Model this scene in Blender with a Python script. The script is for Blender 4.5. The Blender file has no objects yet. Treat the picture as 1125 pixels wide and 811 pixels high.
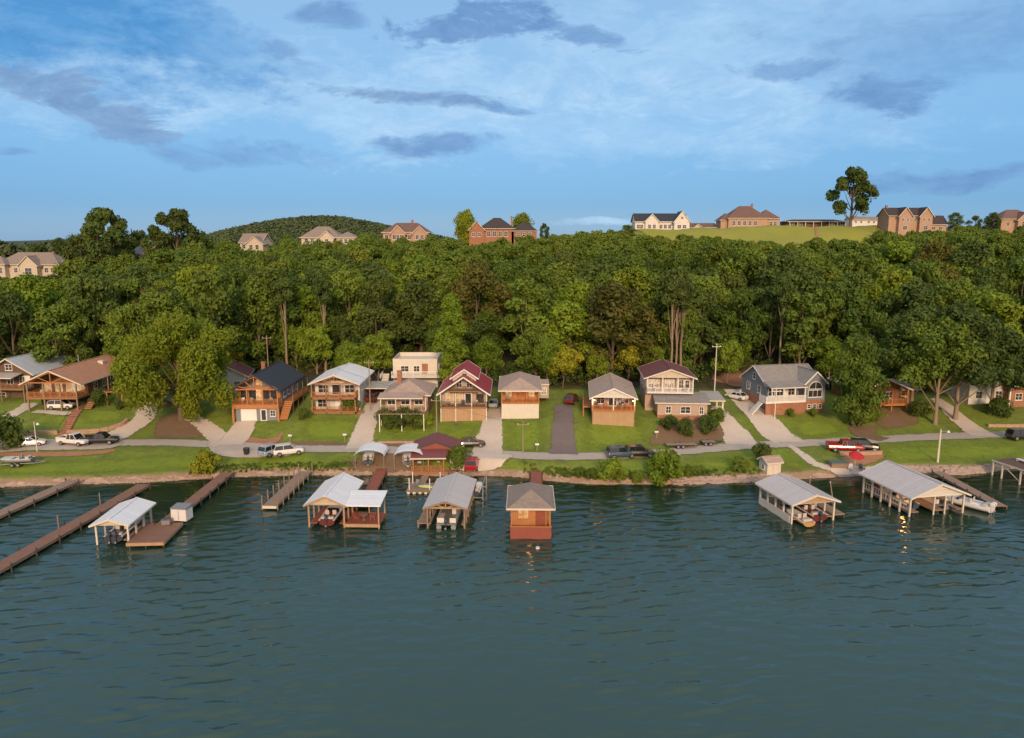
import bpy, bmesh, math, random
import numpy as np
from mathutils import Vector, Matrix

random.seed(7)
R = math.radians
SC = bpy.context.scene
COL = SC.collection

# ------------------------------------------------------------------ camera
F = 803.0; PITCH = R(9.9); CAMH = 35.0
cd = bpy.data.cameras.new('camera'); cam = bpy.data.objects.new('camera', cd); COL.objects.link(cam)
cam.location = (0, 0, CAMH); cam.rotation_euler = (R(90) - PITCH, 0, 0)
cd.sensor_width = 36; cd.lens = 36 * F / 1125.0; cd.clip_end = 20000; cd.clip_start = 0.5
SC.camera = cam
cy = SC.cycles; cy.max_bounces = 4; cy.diffuse_bounces = 2; cy.use_adaptive_sampling = True; cy.adaptive_threshold = 0.03; cy.glossy_bounces = 3; cy.transmission_bounces = 2; cy.transparent_max_bounces = 4; cy.caustics_reflective = False; cy.caustics_refractive = False
SC.view_settings.view_transform = 'Standard'; SC.view_settings.look = 'None'; SC.view_settings.exposure = 0

def ray(px, py):
    u = (px - 562.5) / F; v = (405.5 - py) / F
    return Vector((u, math.cos(PITCH) + v * math.sin(PITCH), -math.sin(PITCH) + v * math.cos(PITCH)))
def W(px, py, z=0.0):
    d = ray(px, py); t = (z - CAMH) / d.z
    return Vector((d.x * t, d.y * t, z))
def WY(px, py, Y):
    d = ray(px, py); t = Y / d.y
    return Vector((d.x * t, Y, CAMH + d.z * t))
def pix(x, y, z):
    fy, fz = math.cos(PITCH), -math.sin(PITCH)
    dep = y * fy + (z - CAMH) * fz
    upc = y * math.sin(PITCH) + (z - CAMH) * math.cos(PITCH)
    return 562.5 + F * x / dep, 405.5 - F * upc / dep

# ------------------------------------------------------------------ terrain
def lerp_tab(tab, x):
    if x <= tab[0][0]: return tab[0][1]
    for i in range(len(tab) - 1):
        a, b = tab[i], tab[i + 1]
        if x <= b[0]:
            t = (x - a[0]) / (b[0] - a[0])
            return a[1] + (b[1] - a[1]) * t
    return tab[-1][1]
_sh = [(-60, 535), (0, 535), (80, 532), (160, 530), (250, 524), (330, 522), (450, 522), (560, 523), (600, 528), (650, 532), (740, 532), (830, 528),
       (930, 524), (1000, 517), (1050, 521), (1125, 514), (1190, 512)]
SHORE = [(W(a, b, 0).x, W(a, b, 0).y) for a, b in _sh]
_rd = [(-60, 489), (0, 489), (60, 488), (130, 487), (200, 487), (260, 490), (320, 493), (400, 494), (500, 497), (560, 500), (620, 502), (700, 500), (760, 495),
       (820, 490), (870, 488), (950, 484), (1030, 480), (1125, 477), (1190, 476)]
ROADZ = 1.8
ROAD = [(W(a, b, ROADZ).x, W(a, b, ROADZ).y) for a, b in _rd]
RIDGE = [(-260, 14), (-216, 16), (-160, 21), (-110, 29), (-60, 33.5), (0, 35), (40, 38.5), (80, 40.5), (130, 41.5), (170, 41.5), (216, 41), (300, 38)]
YR = 335.0
def n2(x, y):
    return math.sin(x * 0.11 + 1.3) * math.sin(y * 0.13 + 0.4) + 0.5 * math.sin(x * 0.31 + y * 0.17)
def smooth(t):
    t = max(0.0, min(1.0, t)); return t * t * (3 - 2 * t)
def gz(x, y):
    ys = lerp_tab(SHORE, x); yr = lerp_tab(ROAD, x)
    s = y - ys
    if s < 0: return max(-3.0, s * 0.45)
    if s < 1.6: return 0.85 * smooth(s / 1.6) if s > 0 else 0
    r = y - yr
    if r < -3:
        t = (s - 1.6) / max(0.5, (yr - 3 - ys - 1.6)); return 0.85 + (ROADZ - 0.85) * t
    if r < 2.4: z = ROADZ
    elif r < 15: z = ROADZ + 2.3 * smooth((r - 2.4) / 12.6) * 0.75 + 2.3 * 0.25 * (r - 2.4) / 12.6
    elif r < 32: z = 4.1 + 1.7 * (r - 15) / 17
    else: z = 5.8
    if y > 148:
        t = (y - 148) / (YR - 148)
        rr = lerp_tab(RIDGE, x)
        if t < 1: z = 5.8 + (rr - 5.8) * t ** 1.5
        else: z = rr - 0.000012 * (y - YR) ** 2 * 8
        z += 0.8 * n2(x, y) * min(1, t * 4) * (1 if y < 420 else 0)
        z = max(z, 6) if y < 450 else z
    if y < 148:
        # blend so that the yard meets the slope
        pass
    return z
def G(px, py):
    """terrain point seen at photo pixel"""
    d = ray(px, py); t = 90.0
    prev = t
    while t < 700:
        p = d * t
        if CAMH + p.z <= gz(p.x, p.y): break
        prev = t; t += 0.5
    lo, hi = prev, t
    for _ in range(20):
        m = (lo + hi) / 2; p = d * m
        if CAMH + p.z <= gz(p.x, p.y): hi = m
        else: lo = m
    p = d * hi
    return Vector((p.x, p.y, gz(p.x, p.y)))

# ------------------------------------------------------------------ materials
MATS = {}
def newmat(name):
    m = bpy.data.materials.new(name); m.use_nodes = True
    nt = m.node_tree; b = nt.nodes['Principled BSDF']; MATS[name] = m
    return m, nt, b
def link(nt, a, b): nt.links.new(a, b)
def mth(nt, op, a, b=None, c=None):
    n = nt.nodes.new('ShaderNodeMath'); n.operation = op
    for i, v in enumerate((a, b, c)):
        if v is None: continue
        if isinstance(v, (int, float)): n.inputs[i].default_value = v
        else: nt.links.new(v, n.inputs[i])
    return n.outputs[0]
def mixc(nt, fac, a, b, mode='MIX'):
    n = nt.nodes.new('ShaderNodeMix'); n.data_type = 'RGBA'; n.blend_type = mode; n.clamp_factor = True
    if isinstance(fac, (int, float)): n.inputs[0].default_value = fac
    else: nt.links.new(fac, n.inputs[0])
    for i, v in ((6, a), (7, b)):
        if isinstance(v, tuple): n.inputs[i].default_value = (*v[:3], 1)
        else: nt.links.new(v, n.inputs[i])
    return n.outputs[2]
def noise(nt, vec, scale, detail=4, rough=0.55, dist=0.0):
    n = nt.nodes.new('ShaderNodeTexNoise'); n.inputs['Scale'].default_value = scale
    n.inputs['Detail'].default_value = detail; n.inputs['Roughness'].default_value = rough; n.inputs['Distortion'].default_value = dist
    if vec is not None: nt.links.new(vec, n.inputs['Vector'])
    return n.outputs[0]
def ramp(nt, fac, stops):
    n = nt.nodes.new('ShaderNodeValToRGB'); e = n.color_ramp.elements
    while len(e) < len(stops): e.new(0.5)
    for i, (p, c) in enumerate(stops):
        e[i].position = p
        e[i].color = (c, c, c, 1) if isinstance(c, (int, float)) else (*c[:3], 1)
    nt.links.new(fac, n.inputs[0]); return n.outputs[0]
def objco(nt):
    n = nt.nodes.new('ShaderNodeTexCoord'); return n.outputs['Object']
def geopos(nt):
    n = nt.nodes.new('ShaderNodeNewGeometry'); return n.outputs['Position']
def sepxyz(nt, v):
    n = nt.nodes.new('ShaderNodeSeparateXYZ'); nt.links.new(v, n.inputs[0]); return n.outputs
def vscale(nt, v, s):
    n = nt.nodes.new('ShaderNodeMapping'); n.inputs['Scale'].default_value = s; nt.links.new(v, n.inputs[0]); return n.outputs[0]
def bump(nt, b, h, strength, dist):
    n = nt.nodes.new('ShaderNodeBump'); n.inputs['Strength'].default_value = strength; n.inputs['Distance'].default_value = dist
    nt.links.new(h, n.inputs['Height']); nt.links.new(n.outputs[0], b.inputs['Normal'])

def M(name, col, rough=0.7, var=0.25, scale=1.2, pat=None, step=0.2, metal=0.0, emit=0.0, dirt=0.3):
    """procedural surface: base colour, weathering noise, optional board / rib / shingle pattern"""
    if name in MATS: return MATS[name]
    m, nt, b = newmat(name)
    co = objco(nt)
    n1 = noise(nt, co, scale, 5, 0.6); n2_ = noise(nt, co, scale * 7, 3, 0.6)
    dark = tuple(c * (1 - var) for c in col); light = tuple(min(1, c * (1 + var * 0.6)) for c in col)
    c = mixc(nt, n1, dark, light)
    c = mixc(nt, ramp(nt, n2_, [(0.45, 0.0), (0.75, dirt)]), c, tuple(x * 0.55 for x in col))
    h = n2_
    if pat in ('x', 'y', 'z'):
        o = sepxyz(nt, co)['XYZ'.index(pat.upper())]
        q = mth(nt, 'DIVIDE', o, step); fr = mth(nt, 'FRACT', q); idn = mth(nt, 'FLOOR', q)
        ln = mth(nt, 'GREATER_THAN', fr, 0.84)
        wn = nt.nodes.new('ShaderNodeTexWhiteNoise'); wn.noise_dimensions = '1D'; link(nt, idn, wn.inputs['W'])
        c = mixc(nt, mth(nt, 'MULTIPLY', wn.outputs[0], 0.2 if metal == 0 and 'roof' in name else 0.28), c, tuple(x * 0.6 for x in col))
        c = mixc(nt, mth(nt, 'MULTIPLY', ln, 0.38), c, tuple(x * 0.4 for x in col))
        h = mth(nt, 'SUBTRACT', 1.0, ln)
        bump(nt, b, h, 0.6, 0.02)
    elif pat == 'shingle':
        br = nt.nodes.new('ShaderNodeTexBrick'); link(nt, co, br.inputs[0]); br.inputs['Scale'].default_value = 1.0
        br.inputs['Brick Width'].default_value = 0.5; br.inputs['Row Height'].default_value = 0.28; br.inputs['Mortar Size'].default_value = 0.03
        br.inputs['Color1'].default_value = (0.35, 0.35, 0.35, 1); br.inputs['Color2'].default_value = (0.9, 0.9, 0.9, 1); br.inputs['Mortar'].default_value = (0.2, 0.2, 0.2, 1)
        c = mixc(nt, 0.35, c, mixc(nt, 1.0, c, br.outputs[0], 'MULTIPLY'))
        bump(nt, b, n2_, 0.5, 0.03)
    elif pat == 'brick':
        br = nt.nodes.new('ShaderNodeTexBrick')
        mp = nt.nodes.new('ShaderNodeMapping'); mp.inputs['Rotation'].default_value = (R(90), 0, 0); link(nt, co, mp.inputs[0])
        link(nt, mp.outputs[0], br.inputs[0]); br.inputs['Scale'].default_value = 1.0
        br.inputs['Brick Width'].default_value = step * 2; br.inputs['Row Height'].default_value = step; br.inputs['Mortar Size'].default_value = step * 0.08
        br.inputs['Color1'].default_value = (0.6, 0.6, 0.6, 1); br.inputs['Color2'].default_value = (1, 1, 1, 1); br.inputs['Mortar'].default_value = (0.9, 0.85, 0.8, 1)
        c = mixc(nt, 0.8, c, mixc(nt, 1.0, c, br.outputs[0], 'MULTIPLY'))
    else:
        bump(nt, b, n2_, 0.25, 0.02)
    link(nt, c, b.inputs['Base Color'])
    rr = mth(nt, 'ADD', mth(nt, 'MULTIPLY', n2_, 0.2), max(0.02, rough - 0.1)); link(nt, rr, b.inputs['Roughness'])
    b.inputs['Metallic'].default_value = metal
    if emit: b.inputs['Emission Color'].default_value = (*col, 1); b.inputs['Emission Strength'].default_value = emit
    return m

M('white_paint', (0.72, 0.69, 0.64), 0.55, 0.12, pat=None, dirt=0.18)
M('white_siding', (0.66, 0.62, 0.56), 0.6, 0.12, pat='z', step=0.22, dirt=0.15)
M('cream_siding', (0.58, 0.49, 0.37), 0.65, 0.12, pat='z', step=0.22, dirt=0.15)
M('tan_siding', (0.47, 0.37, 0.28), 0.65, 0.15, pat='z', step=0.22)
M('pink_siding', (0.50, 0.36, 0.28), 0.65, 0.12, pat='z', step=0.22)
M('grey_siding', (0.21, 0.23, 0.26), 0.65, 0.15, pat='z', step=0.2)
M('brown_siding', (0.13, 0.075, 0.045), 0.7, 0.25, pat='z', step=0.25)
M('log_wall', (0.24, 0.11, 0.045), 0.7, 0.25, pat='z', step=0.3)
M('orange_wood', (0.42, 0.17, 0.055), 0.6, 0.25, scale=2)
M('orange_boards', (0.44, 0.20, 0.075), 0.6, 0.25, pat='x', step=0.3)
M('deck_wood', (0.30, 0.15, 0.075), 0.75, 0.3, scale=2)
M('pale_boards', (0.46, 0.29, 0.16), 0.75, 0.25, pat='x', step=0.28)
M('weathered_wood', (0.27, 0.19, 0.13), 0.85, 0.35, scale=2)
M('weathered_planks', (0.30, 0.20, 0.135), 0.85, 0.3, pat='y', step=0.3)
M('brown_planks', (0.25, 0.125, 0.075), 0.8, 0.3, pat='y', step=0.3)
M('red_planks', (0.30, 0.085, 0.045), 0.75, 0.25, pat='y', step=0.3)
M('red_paint', (0.25, 0.065, 0.04), 0.6, 0.2)
M('dark_pile', (0.07, 0.05, 0.035), 0.9, 0.3)
M('grey_metal_roof', (0.55, 0.50, 0.47), 0.45, 0.12, pat='y', step=0.6, dirt=0.3)
M('silver_roof', (0.80, 0.79, 0.78), 0.45, 0.1, pat='y', step=0.6, dirt=0.25)
M('blue_metal_roof', (0.46, 0.48, 0.50), 0.4, 0.12, pat='y', step=0.6, dirt=0.25)
M('tan_metal_roof', (0.42, 0.38, 0.33), 0.5, 0.15, pat='y', step=0.5)
M('black_roof', (0.028, 0.03, 0.038), 0.6, 0.3, pat='y', step=0.5)
M('red_roof', (0.36, 0.045, 0.06), 0.45, 0.2, pat='y', step=0.5)
M('brown_roof', (0.52, 0.25, 0.14), 0.8, 0.3, pat='shingle')
M('dark_red_shingle', (0.18, 0.055, 0.05), 0.8, 0.3, pat='shingle')
M('tan_shingle', (0.47, 0.34, 0.265), 0.85, 0.25, pat='shingle')
M('grey_shingle', (0.30, 0.27, 0.245), 0.85, 0.25, pat='shingle')
M('taupe_shingle', (0.30, 0.235, 0.19), 0.85, 0.25, pat='shingle')
M('umber_shingle', (0.19, 0.11, 0.085), 0.85, 0.3, pat='shingle')
M('dark_shingle', (0.06, 0.045, 0.042), 0.85, 0.25, pat='shingle')
M('brick', (0.38, 0.17, 0.095), 0.85, 0.3, pat='brick', step=0.16)
M('pale_brick', (0.48, 0.31, 0.21), 0.85, 0.25, pat='brick', step=0.16)
M('block', (0.42, 0.38, 0.32), 0.85, 0.2, pat='brick', step=0.25)
M('concrete', (0.42, 0.36, 0.30), 0.9, 0.18, scale=0.6)
M('stucco', (0.62, 0.56, 0.47), 0.85, 0.15)
M('trim', (0.62, 0.55, 0.45), 0.6, 0.1, dirt=0.1)
M('dark_trim', (0.05, 0.04, 0.035), 0.6, 0.2)
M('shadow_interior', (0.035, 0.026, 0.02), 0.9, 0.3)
M('fabric_red', (0.42, 0.012, 0.015), 0.7, 0.15)
M('tarp_green', (0.10, 0.14, 0.11), 0.6, 0.3)
M('lime_plastic', (0.45, 0.55, 0.12), 0.5, 0.2)
M('grey_plastic', (0.2, 0.2, 0.21), 0.5, 0.15)
M('white_gel', (0.66, 0.63, 0.60), 0.3, 0.08, dirt=0.12)
M('boat_seat', (0.5, 0.45, 0.4), 0.6, 0.1)
M('boat_dark', (0.05, 0.06, 0.08), 0.3, 0.1)
M('boat_maroon', (0.14, 0.03, 0.03), 0.3, 0.1)
M('boat_yellow', (0.48, 0.28, 0.10), 0.35, 0.15)
M('rubber', (0.02, 0.02, 0.02), 0.85, 0.2)
M('rim', (0.35, 0.35, 0.36), 0.35, 0.1, metal=0.6)
M('galvanised', (0.35, 0.35, 0.36), 0.45, 0.15, metal=0.5)
M('wood_pole', (0.30, 0.22, 0.15), 0.85, 0.25)
M('bark', (0.14, 0.10, 0.07), 0.9, 0.35, scale=3)
M('pale_bark', (0.26, 0.19, 0.13), 0.9, 0.35, scale=3)
M('chair_paint', (0.35, 0.10, 0.05), 0.6, 0.2)
M('maroon_roof', (0.20, 0.055, 0.06), 0.6, 0.25, pat='y', step=0.5)
M('cushion', (0.40, 0.33, 0.26), 0.8, 0.2)
M('lamp_glow', (1.0, 0.50, 0.16), 0.4, 0.0, emit=30.0)
M('tail_red', (0.4, 0.01, 0.01), 0.3, 0.0)
M('head_lens', (0.7, 0.7, 0.68), 0.15, 0.0)
M('clay', (0.36, 0.16, 0.08), 0.95, 0.3, scale=0.8)
def glass(name, col, rough, emit=0, ec=(1, .6, .25)):
    m, nt, b = newmat(name)
    co = objco(nt); n = noise(nt, co, 1.4, 2)
    c = mixc(nt, n, tuple(x * 0.5 for x in col), col); link(nt, c, b.inputs['Base Color'])
    b.inputs['Roughness'].default_value = rough; b.inputs['IOR'].default_value = 1.5
    b.inputs['Specular IOR Level'].default_value = 0.8
    if emit:
        b.inputs['Emission Color'].default_value = (*ec, 1)
        e = ramp(nt, n, [(0.3, 0.35), (0.7, 1.0)]); link(nt, mth(nt, 'MULTIPLY', e, emit), b.inputs['Emission Strength'])
    return m
glass('window_glass', (0.05, 0.05, 0.055), 0.06)
glass('car_glass', (0.02, 0.022, 0.025), 0.05)
glass('lit_glass', (0.30, 0.18, 0.08), 0.2, 0.55)
def paint(name, col):
    m, nt, b = newmat(name)
    co = objco(nt); n = noise(nt, co, 2.5, 3)
    link(nt, mixc(nt, n, tuple(c * 0.88 for c in col), col), b.inputs['Base Color'])
    b.inputs['Roughness'].default_value = 0.32; b.inputs['Coat Weight'].default_value = 0.6; b.inputs['Coat Roughness'].default_value = 0.08
    return m
paint('car_white', (0.68, 0.66, 0.63)); paint('car_black', (0.012, 0.012, 0.014)); paint('car_red', (0.36, 0.012, 0.014))
paint('car_silver', (0.30, 0.36, 0.40)); paint('car_blue', (0.045, 0.08, 0.12)); paint('car_maroon', (0.12, 0.015, 0.015)); paint('car_grey', (0.14, 0.14, 0.15))

def leafmat(name, dark, light, trans=0.3, jitter=0.0):
    m, nt, b = newmat(name)
    gp = geopos(nt); oi = nt.nodes.new('ShaderNodeObjectInfo')
    a = noise(nt, gp, 0.09, 2); s = noise(nt, gp, 0.9, 3)
    f = mth(nt, 'ADD', mth(nt, 'MULTIPLY', a, 0.9), mth(nt, 'MULTIPLY', oi.outputs['Random'], 0.5))
    f = mth(nt, 'SUBTRACT', mth(nt, 'ADD', f, mth(nt, 'MULTIPLY', s, 0.7)), 0.62)
    c = mixc(nt, f, dark, light)
    c = mixc(nt, ramp(nt, noise(nt, gp, 0.05, 2), [(0.5, 0.0), (0.75, 0.35)]), c, tuple(x * y for x, y in zip(light, (1.25, 0.85, 0.8))))
    link(nt, c, b.inputs['Base Color']); b.inputs['Roughness'].default_value = 0.75; b.inputs['Specular IOR Level'].default_value = 0.2
    tr = nt.nodes.new('ShaderNodeBsdfTranslucent'); link(nt, c, tr.inputs[0])
    mx = nt.nodes.new('ShaderNodeMixShader'); mx.inputs[0].default_value = trans
    link(nt, b.outputs[0], mx.inputs[1]); link(nt, tr.outputs[0], mx.inputs[2])
    link(nt, mx.outputs[0], nt.nodes['Material Output'].inputs[0])
    return m
leafmat('leaf_olive', (0.062, 0.110, 0.016), (0.205, 0.280, 0.036))
leafmat('leaf_dark', (0.042, 0.074, 0.018), (0.135, 0.190, 0.034))
leafmat('leaf_bright', (0.095, 0.160, 0.014), (0.26, 0.35, 0.032))
leafmat('leaf_yellow', (0.17, 0.19, 0.015), (0.38, 0.38, 0.03))
leafmat('leaf_brown', (0.080, 0.086, 0.018), (0.19, 0.18, 0.032))
leafmat('leaf_oak', (0.13, 0.175, 0.014), (0.30, 0.36, 0.03), .35)
leafmat('leaf_ivy', (0.10, 0.17, 0.014), (0.24, 0.34, 0.03))
leafmat('leaf_far', (0.060, 0.090, 0.040), (0.13, 0.16, 0.05), 0.1)  # duller, bluer than the near leaves: distance haze put into the colour

# ------------------------------------------------------------------ object helpers
def tag(o, label=None, cat=None, group=None, kind=None):
    if label: o['label'] = label
    if cat: o['category'] = cat
    if group: o['group'] = group
    if kind: o['kind'] = kind
    return o
def thing(name, label, cat, loc=(0, 0, 0), rz=0.0, group=None):
    o = bpy.data.objects.new(name, None); COL.objects.link(o)
    o.location = loc; o.rotation_euler = (0, 0, rz); o.empty_display_size = 0.5
    return tag(o, label, cat, group)
class MB:
    def __init__(s): s.v = []; s.f = []; s.sm = []
    def add(s, vs, fs, sm=False):
        k = len(s.v); s.v += [tuple(v) for v in vs]; s.f += [tuple(i + k for i in f) for f in fs]; s.sm += [sm] * len(fs); return s
    def box(s, x0, y0, z0, x1, y1, z1):
        if x0 > x1: x0, x1 = x1, x0
        if y0 > y1: y0, y1 = y1, y0
        if z0 > z1: z0, z1 = z1, z0
        return s.add([(x0, y0, z0), (x1, y0, z0), (x1, y1, z0), (x0, y1, z0), (x0, y0, z1), (x1, y0, z1), (x1, y1, z1), (x0, y1, z1)],
                     [(0, 3, 2, 1), (4, 5, 6, 7), (0, 1, 5, 4), (1, 2, 6, 5), (2, 3, 7, 6), (3, 0, 4, 7)])
    def hexa(s, b, t):
        return s.add(list(b) + list(t), [(0, 3, 2, 1), (4, 5, 6, 7), (0, 1, 5, 4), (1, 2, 6, 5), (2, 3, 7, 6), (3, 0, 4, 7)])
    def beam(s, p0, p1, w=0.1, h=None):
        h = h or w; p0 = Vector(p0); p1 = Vector(p1); d = (p1 - p0).normalized()
        up = Vector((0, 0, 1)) if abs(d.z) < 0.95 else Vector((0, 1, 0))
        a = d.cross(up).normalized() * w / 2; b = a.cross(d).normalized() * h / 2
        q = [-a - b, a - b, a + b, -a + b]
        return s.hexa([p0 + v for v in q], [p1 + v for v in q])
    def tube(s, p0, p1, r0, r1=None, n=8, cap=True):
        r1 = r0 if r1 is None else r1; p0 = Vector(p0); p1 = Vector(p1); d = (p1 - p0).normalized()
        up = Vector((0, 0, 1)) if abs(d.z) < 0.9 else Vector((1, 0, 0))
        a = d.cross(up).normalized(); b = d.cross(a)
        vs = []
        for p, r in ((p0, r0), (p1, r1)):
            for i in range(n):
                t = 2 * math.pi * i / n; vs.append(p + a * math.cos(t) * r + b * math.sin(t) * r)
        s.add(vs, [(i, (i + 1) % n, n + (i + 1) % n, n + i) for i in range(n)], True)
        if cap: s.add(vs[:n], [tuple(range(n))]); s.add(vs[n:], [tuple(range(n - 1, -1, -1))])
        return s
    def loft(s, rings, cap=True, sm=True):
        n = len(rings[0]); vs = [p for r in rings for p in r]; fs = []
        for k in range(len(rings) - 1):
            for i in range(n):
                j = (i + 1) % n; fs.append((k * n + i, k * n + j, (k + 1) * n + j, (k + 1) * n + i))
        s.add(vs, fs, sm)
        if cap: s.add(rings[0], [tuple(range(n - 1, -1, -1))]); s.add(rings[-1], [tuple(range(n))])
        return s
    def poly(s, pts, th):
        """extrude a planar polygon by vector th"""
        n = len(pts); th = Vector(th); a = [Vector(p) for p in pts]; b = [p + th for p in a]
        return s.add(a + b, [tuple(range(n - 1, -1, -1)), tuple(range(n, 2 * n))] + [(i, (i + 1) % n, n + (i + 1) % n, n + i) for i in range(n)])
    def build(s, name, mat, parent=None, label=None, bevel=0):
        me = bpy.data.meshes.new(name); me.from_pydata(s.v, [], s.f)
        me.polygons.foreach_set('use_smooth', s.sm)
        me.materials.append(MATS[mat] if isinstance(mat, str) else mat)
        bm = bmesh.new(); bm.from_mesh(me); bmesh.ops.recalc_face_normals(bm, faces=bm.faces); bm.to_mesh(me); bm.free()
        me.update()
        o = bpy.data.objects.new(name, me); COL.objects.link(o)
        if parent: o.parent = parent
        if label: o['label'] = label
        if bevel:
            m = o.modifiers.new('bevel', 'BEVEL'); m.width = bevel; m.segments = 2; m.limit_method = 'ANGLE'
        return o
def copy_tree(o, parent=None):
    c = o.copy(); COL.objects.link(c)
    if parent: c.parent = parent
    for ch in list(o.children): copy_tree(ch, c)
    return c
# ------------------------------------------------------------------ ground
def ground_mat():
    m, nt, b = newmat('ground_cover')
    gp = geopos(nt); xyz = sepxyz(nt, gp)
    a = noise(nt, gp, 0.12, 4); f = noise(nt, gp, 2.2, 4, 0.7); g2 = noise(nt, gp, 0.35, 5, 0.65)
    grass = mixc(nt, f, (0.090, 0.150, 0.010), (0.27, 0.33, 0.020))
    grass = mixc(nt, ramp(nt, a, [(0.4, 0.0), (0.7, 0.6)]), grass, (0.10, 0.125, 0.018))
    grass = mixc(nt, ramp(nt, noise(nt, gp, 0.9, 6, 0.75), [(0.5, 0.0), (0.7, 0.5)]), grass, (0.19, 0.18, 0.035))
    grass = mixc(nt, ramp(nt, g2, [(0.56, 0.0), (0.72, 0.75)]), grass, (0.15, 0.10, 0.045))
    litter = mixc(nt, f, (0.035, 0.022, 0.010), (0.10, 0.062, 0.028))
    litter = mixc(nt, ramp(nt, g2, [(0.42, 0.0), (0.6, 0.8)]), litter, (0.035, 0.05, 0.012))
    fy = mth(nt, 'ADD', xyz[1], mth(nt, 'MULTIPLY', g2, 8.0))
    mr = nt.nodes.new('ShaderNodeMapRange'); mr.inputs[1].default_value = 146; mr.inputs[2].default_value = 151; link(nt, fy, mr.inputs[0])
    c = mixc(nt, mr.outputs[0], grass, litter)
    mr2 = nt.nodes.new('ShaderNodeMapRange'); mr2.inputs[1].default_value = 318; mr2.inputs[2].default_value = 328; link(nt, fy, mr2.inputs[0])
    c = mixc(nt, mr2.outputs[0], c, mixc(nt, f, (0.13, 0.16, 0.015), (0.30, 0.28, 0.035)))
    c = mixc(nt, ramp(nt, noise(nt, gp, 0.55, 7, 0.8, 0.5), [(0.40, 0.55), (0.60, 0.0)]), c, mixc(nt, 1.0, c, (0.45, 0.5, 0.5), 'MULTIPLY'))
    mz = nt.nodes.new('ShaderNodeMapRange'); mz.inputs[1].default_value = 0.85; mz.inputs[2].default_value = 0.6
    link(nt, mth(nt, 'ADD', xyz[2], mth(nt, 'MULTIPLY', mth(nt, 'SUBTRACT', g2, 0.5), 0.9)), mz.inputs[0])
    c = mixc(nt, mz.outputs[0], c, mixc(nt, f, (0.13, 0.075, 0.04), (0.45, 0.30, 0.19)))
    link(nt, c, b.inputs['Base Color']); b.inputs['Roughness'].default_value = 0.95
    bump(nt, b, f, 0.8, 0.15)
    return m
ground_mat()
def frange(a, b, s):
    o = []; x = a
    while x < b - 1e-6: o.append(x); x += s
    return o
xs = frange(-900, -260, 40) + frange(-260, -132, 4) + frange(-132, 132, 1.2) + frange(132, 260, 4) + frange(260, 901, 40)
ys = frange(90, 150, 1.0) + frange(150, 440, 4) + frange(440, 901, 20)
def gz_far(x, y):
    z = gz(x, y)
    if y > 380:
        z0 = gz(x, 380); t = smooth((y - 380) / 260); z = z0 * (1 - t) + 12 * t
    return z
vs = [(x, y, gz_far(x, y)) for y in ys for x in xs]
nx = len(xs); fs = [(j * nx + i, j * nx + i + 1, (j + 1) * nx + i + 1, (j + 1) * nx + i) for j in range(len(ys) - 1) for i in range(nx - 1)]
g = MB(); g.add(vs, fs, True); tag(g.build('ground', 'ground_cover'), kind='structure')

def far_mat():
    m, nt, b = newmat('far_hill_cover')
    gp = geopos(nt); f = noise(nt, gp, 0.06, 6, 0.7)
    link(nt, mixc(nt, f, (0.018, 0.032, 0.022), (0.06, 0.075, 0.04)), b.inputs['Base Color']); b.inputs['Roughness'].default_value = 1  # bluish cast stands in for distance haze over the hills
far_mat()
def fz(x, y):
    z = 10 + 13 * math.sin(x * 0.0021 + 1) * math.sin(y * 0.0017) + 5 * math.sin(x * 0.009 + y * 0.006)
    z += 19 * math.exp(-((y - 2200) / 500) ** 2) * (0.6 + 0.4 * math.sin(x * 0.0035 + 0.7))
    def gs(cx, cy, sx, sy, h): return h * math.exp(-((x - cx) / sx) ** 2 - ((y - cy) / sy) ** 2)
    z += gs(-310, 930, 85, 150, 26) + gs(-210, 930, 80, 160, 34) + gs(-110, 950, 70, 150, 17)
    return z
fx = frange(-9000, -1000, 400) + frange(-1000, 1000, 25) + frange(1000, 9001, 400)
fy = frange(880, 1500, 20) + frange(1500, 3000, 60) + frange(3000, 9001, 500)
fy = frange(640, 880, 20) + fy
vs = [(x, y, fz(x, y) if y > 645 else 5) for y in fy for x in fx]; nx = len(fx)
fs = [(j * nx + i, j * nx + i + 1, (j + 1) * nx + i + 1, (j + 1) * nx + i) for j in range(len(fy) - 1) for i in range(nx - 1)]
g = MB(); g.add(vs, fs, True); tag(g.build('hills', 'far_hill_cover'), kind='structure')

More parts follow.
